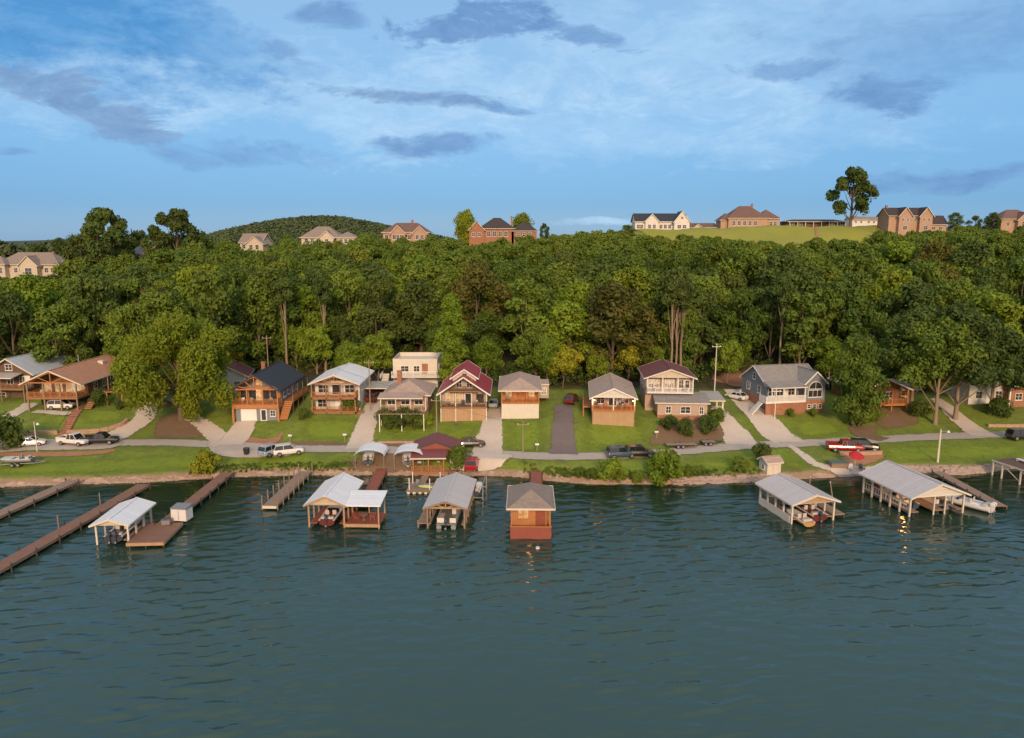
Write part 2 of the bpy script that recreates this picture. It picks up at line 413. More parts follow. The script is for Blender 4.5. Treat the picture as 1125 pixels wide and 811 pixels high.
def edge_dist(x, y, pts):
    best = 1e9
    for i in range(len(pts)):
        ax, ay = pts[i][:2]; bx, by = pts[(i + 1) % len(pts)][:2]; dx, dy = bx - ax, by - ay; l2 = dx * dx + dy * dy or 1e-9
        t = max(0.0, min(1.0, ((x - ax) * dx + (y - ay) * dy) / l2)); best = min(best, (x - ax - dx * t) ** 2 + (y - ay - dy * t) ** 2)
    return math.sqrt(best)
RAGGED = {'dirt': .9, 'clay_soil': .7, 'lawn_grass': 3.0, 'meadow_grass': 4.0, 'asphalt': .35, 'drive_concrete': .2, 'dark_asphalt': .25, 'sand_bank': .45}
def drape(name, pts, mat, off=0.05, step=1.0, fn=gz):
    bm = bmesh.new(); f = bm.faces.new([bm.verts.new((p[0], p[1], 0)) for p in pts])
    xmin, xmax = min(p[0] for p in pts), max(p[0] for p in pts); ymin, ymax = min(p[1] for p in pts), max(p[1] for p in pts)
    bmesh.ops.triangulate(bm, faces=bm.faces[:])
    for ax, lo, hi in ((0, xmin, xmax), (1, ymin, ymax)):
        c = math.floor(lo / step) * step + step
        while c < hi:
            co = (c, 0, 0) if ax == 0 else (0, c, 0); no = (1, 0, 0) if ax == 0 else (0, 1, 0)
            bmesh.ops.bisect_plane(bm, geom=bm.verts[:] + bm.edges[:] + bm.faces[:], plane_co=co, plane_no=no)
            c += step
    for v in bm.verts: v.co.z = fn(v.co.x, v.co.y) + off
    bmesh.ops.recalc_face_normals(bm, faces=bm.faces)
    for f in bm.faces:
        f.smooth = True
        if f.normal.z < 0: f.normal_flip()
    me = bpy.data.meshes.new(name); bm.to_mesh(me); bm.free(); me.materials.append(MATS[mat])
    at = me.attributes.new('edge', 'FLOAT', 'POINT'); w = RAGGED.get(mat, .5)
    at.data.foreach_set('value', [min(1.0, edge_dist(v.co.x, v.co.y, pts) / w) for v in me.vertices])
    o = bpy.data.objects.new(name, me); COL.objects.link(o)
    return tag(o, kind='structure')
def strip_pts(cl, ws):
    L = []; Rr = []
    n = len(cl)
    if isinstance(ws, (int, float)): ws = [ws] * n
    for i in range(n):
        a = cl[max(0, i - 1)]; b = cl[min(n - 1, i + 1)]
        dx, dy = b[0] - a[0], b[1] - a[1]; l = math.hypot(dx, dy); nx_, ny_ = -dy / l, dx / l
        L.append((cl[i][0] + nx_ * ws[i] / 2, cl[i][1] + ny_ * ws[i] / 2)); Rr.append((cl[i][0] - nx_ * ws[i] / 2, cl[i][1] - ny_ * ws[i] / 2))
    return L + Rr[::-1]
def smooth_line(pts, k=4):
    out = []
    n = len(pts)
    for i in range(n - 1):
        p0, p1, p2, p3 = pts[max(0, i - 1)], pts[i], pts[i + 1], pts[min(n - 1, i + 2)]
        for j in range(k):
            t = j / k
            out.append(tuple(0.5 * (2 * p1[c] + (p2[c] - p0[c]) * t + (2 * p0[c] - 5 * p1[c] + 4 * p2[c] - p3[c]) * t * t + (3 * p1[c] - p0[c] - 3 * p2[c] + p3[c]) * t ** 3) for c in (0, 1)))
    out.append(tuple(pts[-1][:2])); return out
def surf(name, c1, c2, c3, sc=0.5):
    m, nt, b = newmat(name); gp = geopos(nt)
    a = noise(nt, gp, sc, 5, 0.65); f = noise(nt, gp, sc * 8, 4, 0.7)
    c = mixc(nt, a, c1, c2); c = mixc(nt, ramp(nt, f, [(0.45, 0), (0.75, 0.6)]), c, c3)
    link(nt, c, b.inputs['Base Color']); b.inputs['Roughness'].default_value = 0.92; bump(nt, b, f, 0.5, 0.04)
    at = nt.nodes.new('ShaderNodeAttribute'); at.attribute_name = 'edge'
    e = mth(nt, 'ADD', at.outputs['Fac'], mth(nt, 'MULTIPLY', mth(nt, 'SUBTRACT', noise(nt, gp, 1.1 if sc > .1 else .15, 5, .7), 0.5), 1.6))
    link(nt, ramp(nt, e, [(0.28, 0.0), (0.52, 1.0)] if 'lawn' not in name else [(0.15, 0.0), (0.95, 0.8)]), b.inputs['Alpha'])
surf('asphalt', (0.37, 0.30, 0.25), (0.50, 0.42, 0.34), (0.28, 0.23, 0.19))
surf('dark_asphalt', (0.14, 0.105, 0.095), (0.20, 0.155, 0.135), (0.10, 0.08, 0.075))
surf('drive_concrete', (0.48, 0.39, 0.31), (0.64, 0.53, 0.42), (0.40, 0.32, 0.25))
surf('dirt', (0.14, 0.08, 0.04), (0.24, 0.15, 0.08), (0.09, 0.07, 0.025), 0.4)
surf('clay_soil', (0.30, 0.13, 0.06), (0.42, 0.21, 0.11), (0.20, 0.10, 0.05), 0.6)
surf('sand_bank', (0.30, 0.19, 0.12), (0.55, 0.38, 0.26), (0.16, 0.10, 0.06), 0.9)
surf('meadow_grass', (0.16, 0.20, 0.015), (0.36, 0.30, 0.035), (0.20, 0.20, 0.025), 0.05)
surf('lawn_grass', (0.10, 0.175, 0.010), (0.30, 0.36, 0.018), (0.14, 0.165, 0.024), 0.45)

# road (widened at the left parking area) and its spurs
rd = smooth_line([(p[0], p[1]) for p in ROAD], 3)
drape('road', strip_pts(rd, [4.3] * len(rd)), 'asphalt', 0.08)
def gpts(l): return [tuple(G(*p)[:2]) for p in l]
def path(name, l, w, mat, off=0.05):
    c = smooth_line(gpts(l), 4)
    if isinstance(w, (tuple, list)):
        ws = [w[0] + (w[1] - w[0]) * i / (len(c) - 1) for i in range(len(c))]
    else: ws = [w] * len(c)
    return drape(name, strip_pts(c, ws), mat, off)
def patch(name, l, mat, off=0.03):
    p = gpts(l); q = smooth_line(p + [p[0]], 3)[:-1]
    return drape(name, q, mat, off, .6)
patch('parking', [(-30, 484), (40, 483), (130, 484), (128, 492), (100, 495), (30, 496), (-30, 499)], 'asphalt', 0.12)
patch('parking', [(225, 487), (330, 491), (322, 500), (300, 503), (240, 502)], 'asphalt', 0.12)
patch('parking', [(498, 497), (560, 500), (556, 508), (535, 519), (506, 518), (495, 508)], 'drive_concrete', 0.12)
path('driveway', [(163, 446), (158, 460), (140, 472), (118, 484)], (3.6, 5.0), 'drive_concrete', 0.10)
path('driveway', [(206, 458), (222, 466), (238, 480), (246, 490)], (2.4, 4.5), 'drive_concrete', 0.13)
path('driveway', [(271, 463), (263, 476), (250, 490)], (4.2, 5.5), 'drive_concrete', 0.16)
path('driveway', [(411, 440), (404, 462), (398, 480), (395, 494)], (3.2, 5.0), 'drive_concrete', 0.10)
path('driveway', [(545, 448), (541, 465), (538, 480), (535, 500)], (3.0, 5.6), 'drive_concrete', 0.10)
path('driveway', [(619, 444), (619, 470), (619, 500)], (3.4, 5.0), 'dark_asphalt', 0.10)
path('driveway', [(786, 446), (800, 465), (808, 475), (815, 489)], (2.6, 6.0), 'drive_concrete', 0.10)
path('driveway', [(806, 428), (822, 446), (842, 465), (868, 487)], (4.4, 6.5), 'drive_concrete', 0.10)
path('driveway', [(1028, 438), (1048, 456), (1066, 470), (1085, 480)], (2.6, 5.5), 'drive_concrete', 0.10)
path('driveway', [(948, 465), (950, 478), (975, 484)], (5.5, 4.0), 'dirt', 0.09)
path('driveway', [(36, 443), (20, 452), (3, 462)], (3.2, 3.2), 'drive_concrete', 0.09)
path('pavement', [(38, 452), (78, 455)], 2.2, 'drive_concrete', 0.09)
path('pavement', [(866, 489), (884, 502), (905, 513), (948, 517)], (1.7, 2.6), 'drive_concrete', 0.09)
patch('garden_path', [(905, 514), (958, 513), (955, 522), (920, 523)], 'drive_concrete', 0.12)
patch('clay_bank', [(268, 478), (296, 482), (312, 472), (306, 487), (272, 489)], 'clay_soil', 0.07)
patch('bare_soil', [(165, 482), (172, 462), (195, 452), (214, 462), (228, 480)], 'dirt', 0.04)
patch('bare_soil', [(300, 486), (345, 484), (392, 487), (390, 490), (300, 490)], 'dirt', 0.05)
patch('bare_soil', [(-20, 497), (90, 496), (128, 493), (118, 499), (60, 503), (-20, 501)], 'clay_soil', 0.07)
patch('bare_soil', [(418, 484), (480, 484), (482, 491), (420, 491)], 'dirt', 0.06)
patch('bare_soil', [(716, 478), (730, 462), (775, 462), (800, 476), (790, 486), (716, 490)], 'dirt', 0.05)
patch('bare_soil', [(925, 500), (970, 499), (972, 505), (950, 512), (925, 514)], 'clay_soil', 0.07)
patch('bare_soil', [(780, 404), (815, 400), (838, 404), (826, 422), (800, 424), (782, 418)], 'clay_soil', 0.07)
patch('bare_soil', [(950, 446), (1000, 450), (1010, 466), (975, 472), (958, 462)], 'dirt', 0.05)
patch('bare_soil', [(380, 506), (400, 500), (435, 497), (462, 500), (455, 519), (385, 519)], 'dirt', 0.06)
patch('bare_soil', [(425, 400), (440, 380), (478, 378), (484, 398), (470, 408)], 'clay_soil', 0.07)
patch('bare_soil', [(300, 398), (330, 385), (372, 388), (378, 402), (330, 408)], 'dirt', 0.07)
# greener mown lawns
for l in ([(330, 458), (398, 459), (388, 485), (328, 484)], [(424, 469), (476, 467), (476, 482), (420, 484)], [(485, 465), (530, 465), (520, 486), (484, 484)],
          [(553, 462), (600, 458), (600, 496), (552, 496)], [(638, 462), (700, 458), (714, 470), (712, 488), (640, 495)],
          [(800, 440), (812, 445), (850, 484), (826, 484)], [(862, 460), (906, 458), (936, 478), (880, 483)],
          [(80, 468), (90, 449), (144, 449), (142, 464), (95, 469)], [(855, 492), (868, 494), (900, 516), (858, 516)],
          [(0, 505), (120, 502), (220, 494), (250, 503), (240, 518), (0, 527)], [(960, 488), (1118, 485), (1118, 508), (985, 513), (962, 500)],
          [(262, 503), (375, 500), (370, 515), (262, 517)], [(735, 504), (840, 497), (842, 517), (735, 522)]):
    patch('lawn', l, 'lawn_grass', 0.035)
# meadow on the ridge
def mead(l): return [tuple(WY(a, 300, b)[:2]) for a, b in l]
drape('meadow', mead([(735, 302), (800, 296), (870, 297), (960, 303), (965, 345), (690, 345)]), 'meadow_grass', 0.25, 5)
drape('meadow', mead([(470, 318), (600, 318), (610, 345), (465, 345)]), 'meadow_grass', 0.25, 5)
drape('path', mead([(895, 300), (900, 300), (894, 340), (890, 340)]), 'clay_soil', 0.4, 4)

# sand / stone bank along the water
bk = [(x, lerp_tab(SHORE, x)) for x in frange(-95, 96, 1.5)]
bp = [(x, y - 0.5 + 0.25 * math.sin(x * 1.7)) for x, y in bk] + [(x, y + 0.85 + 0.3 * math.sin(x * 1.1) + 0.25 * math.sin(x * 2.9)) for x, y in bk[::-1]]
drape('shore_bank', bp, 'sand_bank', 0.04, 0.5)

# water
def water_mat():
    m, nt, b = newmat('lake_water')
    gp = geopos(nt)
    b.inputs['Base Color'].default_value = (0.02, 0.04, 0.04, 1); b.inputs['IOR'].default_value = 1.45; b.inputs['Specular Tint'].default_value = (0.98, 1.0, 0.80, 1)
    b.inputs['Roughness'].default_value = 0.07
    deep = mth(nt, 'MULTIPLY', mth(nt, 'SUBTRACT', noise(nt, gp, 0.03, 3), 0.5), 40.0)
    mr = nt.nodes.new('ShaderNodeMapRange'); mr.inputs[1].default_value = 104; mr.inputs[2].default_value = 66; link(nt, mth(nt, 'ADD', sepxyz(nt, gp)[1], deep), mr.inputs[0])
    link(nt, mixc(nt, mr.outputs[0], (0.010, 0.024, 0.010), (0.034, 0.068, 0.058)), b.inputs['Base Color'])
    def rot(ang, s):
        mp = nt.nodes.new('ShaderNodeMapping'); mp.inputs['Rotation'].default_value = (0, 0, R(ang)); mp.inputs['Scale'].default_value = s
        link(nt, gp, mp.inputs[0]); return mp.outputs[0]
    w1 = noise(nt, rot(14, (0.16, 0.75, 1)), 1.0, 3, 0.5, 0.4)
    w2 = noise(nt, rot(-22, (0.22, 0.8, 1)), 1.3, 3, 0.5, 0.6)
    w3 = noise(nt, rot(5, (0.9, 2.6, 1)), 2.2, 3, 0.65)
    patchy = ramp(nt, noise(nt, gp, 0.045, 3), [(0.35, 0.35), (0.65, 1.0)])
    h = mth(nt, 'ADD', mth(nt, 'ADD', mth(nt, 'MULTIPLY', w1, 1.0), mth(nt, 'MULTIPLY', w2, 0.7)), mth(nt, 'MULTIPLY', w3, 0.4))
    h = mth(nt, 'MULTIPLY', h, patchy)
    bump(nt, b, h, 1.0, 0.035)
    return m
water_mat()
def wavy():
    rg = np.random.default_rng(5)
    X = np.concatenate([[-3000, -800, -200], np.arange(-110, 110.1, 0.34), [200, 800, 3000]]); Y = np.concatenate([[-400, -50, 20], np.arange(32, 114.1, 0.18), [125]])
    xx, yy = np.meshgrid(X, Y); z = np.zeros_like(xx)
    for k in range(60):
        lam = 0.7 + 2.3 * rg.random() ** 1.5; th = R(90 + rg.normal(0, 1) * 21 + 7); kk = 2 * math.pi / lam
        amp = 0.0032 * lam ** 1.1 * (0.6 + 0.8 * rg.random())
        ph = kk * (math.cos(th) * xx + math.sin(th) * yy) + rg.random() * 6.28
        ph += 1.4 * np.sin(xx * 0.06 * (0.5 + rg.random()) + yy * 0.09 * rg.random() + rg.random() * 6)
        z += amp * np.sin(ph)
    gust = 0.85 + 0.40 * np.sin(xx * 0.045 + 1.2 + 0.8 * np.sin(yy * 0.07)) * np.sin(yy * 0.06 + xx * 0.013 + 2.0) + 0.18 * np.sin(xx * 0.12 + yy * 0.2 + 2 * np.sin(yy * .05))
    z *= gust * (1.0 + 0.25 * np.sin(xx * 0.21 + yy * 0.11))
    z *= np.clip((112 - yy) / 30, 0.32, 1) * np.clip((125 - np.abs(xx)) / 10, 0, 1) * (yy > 31.9)
    n = len(X); v = np.stack([xx, yy, z], -1).reshape(-1, 3)
    j, i = np.meshgrid(np.arange(len(Y) - 1), np.arange(n - 1), indexing='ij'); a = (j * n + i).ravel()
    idx = np.stack([a, a + 1, a + n + 1, a + n], 1).astype(np.int32); me = bpy.data.meshes.new('water')
    me.vertices.add(len(v)); me.vertices.foreach_set('co', v.astype(np.float32).ravel()); me.loops.add(idx.size); me.loops.foreach_set('vertex_index', idx.ravel())
    me.polygons.add(len(idx)); me.polygons.foreach_set('loop_start', np.arange(0, idx.size, 4, dtype=np.int32)); me.polygons.foreach_set('loop_total', np.full(len(idx), 4, dtype=np.int32))
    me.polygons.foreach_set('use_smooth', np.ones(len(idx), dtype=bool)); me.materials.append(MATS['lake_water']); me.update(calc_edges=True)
    o = bpy.data.objects.new('water', me); COL.objects.link(o); tag(o, kind='structure')
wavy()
# ------------------------------------------------------------------ sky and sun
SUN_EL, SUN_AZ = 21.0, 176.0          # azimuth clockwise from +Y (the view direction): behind the camera, straight down the view
wd = bpy.data.worlds.new('World'); SC.world = wd; wd.use_nodes = True
nt = wd.node_tree; bg = nt.nodes['Background']
sky = nt.nodes.new('ShaderNodeTexSky'); sky.sky_type = 'NISHITA'; sky.sun_disc = False
sky.sun_elevation = R(SUN_EL); sky.sun_rotation = R(SUN_AZ); sky.air_density = 1.0; sky.dust_density = 0.6; sky.ozone_density = 2.2; sky.altitude = 200
tc = nt.nodes.new('ShaderNodeTexCoord'); nrm = nt.nodes.new('ShaderNodeVectorMath'); nrm.operation = 'NORMALIZE'
link(nt, tc.outputs['Generated'], nrm.inputs[0]); D = sepxyz(nt, nrm.outputs[0])
az = mth(nt, 'MULTIPLY', mth(nt, 'ARCTAN2', D[0], D[1]), 57.2958)      # degrees right of the view axis
el = mth(nt, 'MULTIPLY', mth(nt, 'ARCSINE', D[2]), 57.2958)
cz = mth(nt, 'ADD', mth(nt, 'MAXIMUM', D[2], 0.0), 0.10)
cv = nt.nodes.new('ShaderNodeCombineXYZ'); link(nt, mth(nt, 'DIVIDE', D[0], cz), cv.inputs[0]); link(nt, mth(nt, 'DIVIDE', D[1], cz), cv.inputs[1])
plane = cv.outputs[0]
# angular noise for cloud outlines, stretched sideways
cn = nt.nodes.new('ShaderNodeCombineXYZ'); link(nt, mth(nt, 'MULTIPLY', az, 0.42), cn.inputs[0]); link(nt, el, cn.inputs[1])
edge = noise(nt, cn.outputs[0], 0.42, 9, 0.68, 0.6)
elr = mth(nt, 'DIVIDE', el, 90.0)
base = mixc(nt, 0.78, sky.outputs[0], ramp(nt, elr, [(0.0, (0.12, 0.35, 0.66)), (0.03, (0.02, 0.28, 0.68)), (0.085, (0.17, 0.45, 0.82)), (0.17, (0.28, 0.54, 0.86)), (0.26, (0.27, 0.50, 0.78)), (0.42, (0.40, 0.58, 0.82)), (0.6, (0.85, 0.92, 1.0))]))  # overhead stops, above the view, are raised to add fill light
vm = nt.nodes.new('ShaderNodeVectorMath'); vm.operation = 'SCALE'; vm.inputs[3].default_value = 6.3
rv = base.node.inputs[7].links[0].from_socket; link(nt, rv, vm.inputs[0]); link(nt, vm.outputs[0], base.node.inputs[7])
SKYK = 1.0
# thin high haze in broad sheets
hz = ramp(nt, noise(nt, plane, 0.40, 4, 0.5, 0.5), [(0.36, 0.0), (0.74, 0.30)])
up = ramp(nt, elr, [(0.02, 0.0), (0.11, 1.0)])
base = mixc(nt, mth(nt, 'MULTIPLY', hz, up), base, (2.7, 4.3, 6.1))
w1 = mth(nt, 'SUBTRACT', noise(nt, cn.outputs[0], 0.16, 6, 0.62), 0.5); mp_ = nt.nodes.new('ShaderNodeMapping'); mp_.inputs['Location'].default_value = (31, 17, 5); link(nt, cn.outputs[0], mp_.inputs[0])
w2 = mth(nt, 'SUBTRACT', noise(nt, mp_.outputs[0], 0.30, 7, 0.66), 0.5); fine = noise(nt, mp_.outputs[0], 0.8, 8, 0.7, 0.8)
def cloud(px, py, wpx, hpx, col, amt, soft=0.55, k=2.6, tilt=0.0):
    global base
    d = ray(px, py); a0 = math.degrees(math.atan2(d.x, d.y)); e0 = math.degrees(math.atan2(d.z, math.hypot(d.x, d.y)))
    ra = wpx / F * 57.3 * math.cos(R(a0)) ** 1.5; re = hpx / F * 57.3 * math.cos(R(a0))
    dx = mth(nt, 'ADD', mth(nt, 'SUBTRACT', az, a0), mth(nt, 'MULTIPLY', w1, ra * 2.2)); dy = mth(nt, 'ADD', mth(nt, 'SUBTRACT', mth(nt, 'SUBTRACT', el, e0), mth(nt, 'MULTIPLY', dx, tilt)), mth(nt, 'MULTIPLY', w2, re * 3.2))
    q = mth(nt, 'ADD', mth(nt, 'POWER', mth(nt, 'ABSOLUTE', mth(nt, 'DIVIDE', dx, ra)), 2.0), mth(nt, 'POWER', mth(nt, 'ABSOLUTE', mth(nt, 'DIVIDE', dy, re)), 2.0))
    v = mth(nt, 'ADD', mth(nt, 'SUBTRACT', 1.0, q), mth(nt, 'MULTIPLY', mth(nt, 'SUBTRACT', edge, 0.5), k * 1.7))
    msk = ramp(nt, v, [(0.0, 0.0), (0.25 + soft * 1.1, amt)])
    lit = tuple(c_ * f_ for c_, f_ in zip(col, (1.7, 1.45, 1.25))); base = mixc(nt, msk, base, mixc(nt, ramp(nt, fine, [(0.36, 0.0), (0.76, 0.7)]), col, lit))
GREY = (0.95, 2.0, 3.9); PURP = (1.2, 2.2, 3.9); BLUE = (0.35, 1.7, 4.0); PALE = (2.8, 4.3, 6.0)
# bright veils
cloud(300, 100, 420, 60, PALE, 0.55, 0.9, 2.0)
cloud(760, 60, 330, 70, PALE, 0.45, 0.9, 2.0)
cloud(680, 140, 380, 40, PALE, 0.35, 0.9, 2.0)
cloud(650, 243, 60, 5, PALE, 0.6)
# darker banks
cloud(110, 26, 250, 62, BLUE, 0.85, 0.8, 1.2, -0.10)
cloud(1050, 42, 230, 62, (0.9, 2.1, 4.1), 0.6, 0.8, 1.8)
cloud(980, 98, 75, 22, GREY, 0.85)
cloud(860, 75, 60, 12, GREY, 0.6, 0.5, 3.0)
cloud(105, 112, 62, 34, PURP, 0.9, 0.5, 3.4, -0.25)
cloud(60, 95, 60, 20, PURP, 0.7, 0.5, 3.6, 0.1)
cloud(150, 150, 60, 11, PURP, 0.8, 0.5, 3.0)
cloud(370, 13, 38, 12, GREY, 0.8)
cloud(520, 22, 90, 24, GREY, 0.95, 0.4, 3.6, 0.05)
cloud(640, 38, 60, 10, GREY, 0.8, 0.5, 3.0, -0.25)
cloud(455, 107, 125, 9, PURP, 0.95, 0.5, 2.4, -0.05)
cloud(560, 120, 40, 6, GREY, 0.8, 0.5, 2.4, -0.12)
cloud(475, 158, 70, 13, GREY, 0.85, 0.6, 2.4)
cloud(270, 172, 110, 15, GREY, 0.6, 0.7, 2.6)
cloud(1010, 198, 110, 17, GREY, 0.85, 0.7, 2.4)
cloud(310, 55, 28, 10, GREY, 0.6)
cloud(10, 165, 30, 6, GREY, 0.6)
# warm low glow around the sun (behind the camera)
glow = ramp(nt, mth(nt, 'MULTIPLY', mth(nt, 'MULTIPLY', D[1], -1.0), mth(nt, 'SUBTRACT', 1.0, mth(nt, 'ABSOLUTE', D[2]))), [(0.05, 0.0), (0.9, 0.85)])
base = mixc(nt, glow, base, (10.5, 7.8, 6.4))
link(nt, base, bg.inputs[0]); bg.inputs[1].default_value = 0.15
sd = bpy.data.lights.new('sun', 'SUN'); so = bpy.data.objects.new('sun', sd); COL.objects.link(so)
sd.energy = 3.6; sd.angle = R(12); sd.color = (1.0, 0.70, 0.43)
a, e = R(SUN_AZ), R(SUN_EL)
to = Vector((math.sin(a) * math.cos(e), math.cos(a) * math.cos(e), math.sin(e)))
so.rotation_euler = to.to_track_quat('Z', 'Y').to_euler(); so.location = to * 300
# ------------------------------------------------------------------ vegetation
rng = np.random.default_rng(11)
def leaves_np(clumps, per, size, tilt=0.42, up=0.35, flat=1.0):
    """clumps: (n,4) x,y,z,r -> quads; returns verts (N*4,3)"""
    c = np.repeat(np.asarray(clumps, dtype=float), per, axis=0); n = len(c)
    d = rng.normal(size=(n, 3)); d[:, 2] += up; d /= np.linalg.norm(d, axis=1)[:, None]
    rad = c[:, 3] * (0.55 + 0.5 * rng.random(n) ** 0.6)
    p = c[:, :3] + d * rad[:, None] * np.array([1, 1, flat])
    nn = d + tilt * rng.normal(size=(n, 3)); nn /= np.linalg.norm(nn, axis=1)[:, None]
    t = np.cross(nn, rng.normal(size=(n, 3))); t /= np.linalg.norm(t, axis=1)[:, None]
    b = np.cross(nn, t)
    s = size * (0.6 + 0.8 * rng.random(n))[:, None]; w = s * (0.45 + 0.3 * rng.random(n))[:, None]
    v = np.stack([p - t * s, p - b * w + t * s * 0.15, p + t * s, p + b * w - t * s * 0.1], axis=1) 
    return v.reshape(-1, 3)
def quads_mesh(name, v, mat):
    n = len(v) // 4; me = bpy.data.meshes.new(name)
    me.vertices.add(len(v)); me.vertices.foreach_set('co', v.astype(np.float32).ravel())
    me.loops.add(n * 4); me.loops.foreach_set('vertex_index', np.arange(n * 4, dtype=np.int32))
    me.polygons.add(n); me.polygons.foreach_set('loop_start', np.arange(0, n * 4, 4, dtype=np.int32)); me.polygons.foreach_set('loop_total', np.full(n, 4, dtype=np.int32))
    me.materials.append(MATS[mat]); me.update(calc_edges=True); return me
def crown_clumps(h, r, base, lobes, sub, top=1.0, cr=(1.0, 1.7), narrow=0.0, spread=(.45, .75), lob=(.36, .52)):
    """lobed crown: a few big lobes round the stem, each a heap of clumps"""
    out = []; L = []
    for i in range(lobes):
        t = (i + 0.5 + random.uniform(-.3, .3)) / lobes
        a = i * 2.4 + random.uniform(-.5, .5)
        prof = math.sin(math.pi * (0.18 + 0.74 * t)) ** 0.8 * (1 - narrow * t)
        rr = r * prof * random.uniform(*spread)
        z = base + (h - base) * (0.10 + 0.80 * t * top)
        L.append((math.cos(a) * rr, math.sin(a) * rr, z, r * random.uniform(*lob) * (0.65 + 0.35 * prof)))
    L.append((0, 0, h - r * 0.38, r * 0.40))
    for (x, y, z, R0) in L:
        for k in range(sub):
            d = Vector((random.gauss(0, 1), random.gauss(0, 1), random.gauss(0.25, 0.8))).normalized() * R0 * random.uniform(0.35, 1.0)
            out.append((x + d.x, y + d.y, z + d.z * 0.8, random.uniform(*cr)))
    return out, L
def trunk_mb(h, r, L, lean=0.0, n=9, bare=None):
    m = MB(); p = Vector((0, 0, -0.6)); prev = r * 1.25; seg = 5; top = (bare or h * 0.75)
    pts = [Vector((lean * (i / seg) ** 1.5 * top * 0.12 + random.uniform(-.12, .12) * (i > 0), random.uniform(-.12, .12) * (i > 0), -0.6 + (top + 0.6) * i / seg)) for i in range(seg + 1)]
    for i in range(seg):
        r0 = r * (1.25 - 0.85 * i / seg) if i else r * 1.5; r1 = r * (1.25 - 0.85 * (i + 1) / seg)
        m.tube(pts[i], pts[i + 1], r0, r1, n, False)
    for (x, y, z, rr) in L:
        k = min(seg - 1, max(1, int(seg * min(0.95, (z * 0.62) / top)))); s = pts[k]
        mid = s.lerp(Vector((x, y, z)), 0.5) + Vector((0, 0, -0.3))
        m.tube(s, mid, r * 0.42, r * 0.28, 6, False); m.tube(mid, (x, y, z), r * 0.28, r * 0.1, 5, False)
    return m
PROTO = {}
def proto(key, h, r, base, lobes, sub, per, size, cr, trunk_r, bark='bark', mat='leaf_olive', bare=None, narrow=0.0, flat=1.0, top=1.0, cap=None, **kw):
    cl, L = crown_clumps(h, r, base, lobes, sub, top, cr, narrow, **kw)
    if cap: cl = cap(cl)
    me = quads_mesh(key + '_crown', leaves_np(cl, per, size, flat=flat), mat)
    t = trunk_mb(h, trunk_r, L, bare=bare)
    tm = bpy.data.meshes.new(key + '_trunk'); tm.from_pydata(t.v, [], t.f); tm.polygons.foreach_set('use_smooth', [True] * len(t.f)); tm.materials.append(MATS[bark]); tm.update()
    PROTO[key] = (me, tm, h, cl)
def tree(key, x, y, s=1.0, name='broadleaf_tree', label='', group=None, rz=None, z=None, sz=None, cat='tree', trunk=True):
    me, tm, h, _ = PROTO[key]
    o = thing(name, label, cat, (x, y, gz(x, y) if z is None else z), random.uniform(0, 6.28) if rz is None else rz, group)
    o.scale = (s, s, s if sz is None else sz)
    c = bpy.data.objects.new('crown', me); COL.objects.link(c); c.parent = o
    if trunk: t = bpy.data.objects.new('trunk', tm); COL.objects.link(t); t.parent = o
    return o
KINDS = ['leaf_olive', 'leaf_olive', 'leaf_dark', 'leaf_olive', 'leaf_dark', 'leaf_bright', 'leaf_olive', 'leaf_brown', 'leaf_dark', 'leaf_bright', 'leaf_olive']
for i in range(11):
    proto('wood%d' % i, 16, random.uniform(5.0, 6.6), 1.6, random.randint(8, 12), 9, 62, 0.31, (0.9, 1.7), 0.26, mat=KINDS[i], spread=(.5, .85), lob=(.30, .50))
proto('cone', 17, 3.6, 1.5, 12, 7, 60, 0.28, (0.7, 1.2), 0.24, mat='leaf_dark', narrow=.75)
proto('tall0', 19, 3.8, 3.5, 9, 8, 60, 0.33, (0.8, 1.4), 0.24, mat='leaf_dark', bark='pale_bark')
proto('tall1', 19, 4.0, 3.0, 9, 8, 60, 0.33, (0.8, 1.4), 0.24, mat='leaf_olive', bark='pale_bark')
FWORD = {'leaf_olive': ('olive green round-crowned tree in the dense wood on the slope behind the lakeside houses', 'olive green trees of the wooded slope'),
         'leaf_dark': ('dark green leafy tree in the dense wood on the slope behind the lakeside houses', 'dark green trees of the wooded slope'),
         'leaf_bright': ('bright yellowish green tree among darker ones in the wood behind the lakeside houses', 'bright green trees of the wooded slope'),
         'leaf_brown': ('brownish olive leafy tree in the dense wood behind the lakeside houses', 'brownish trees of the wooded slope')}
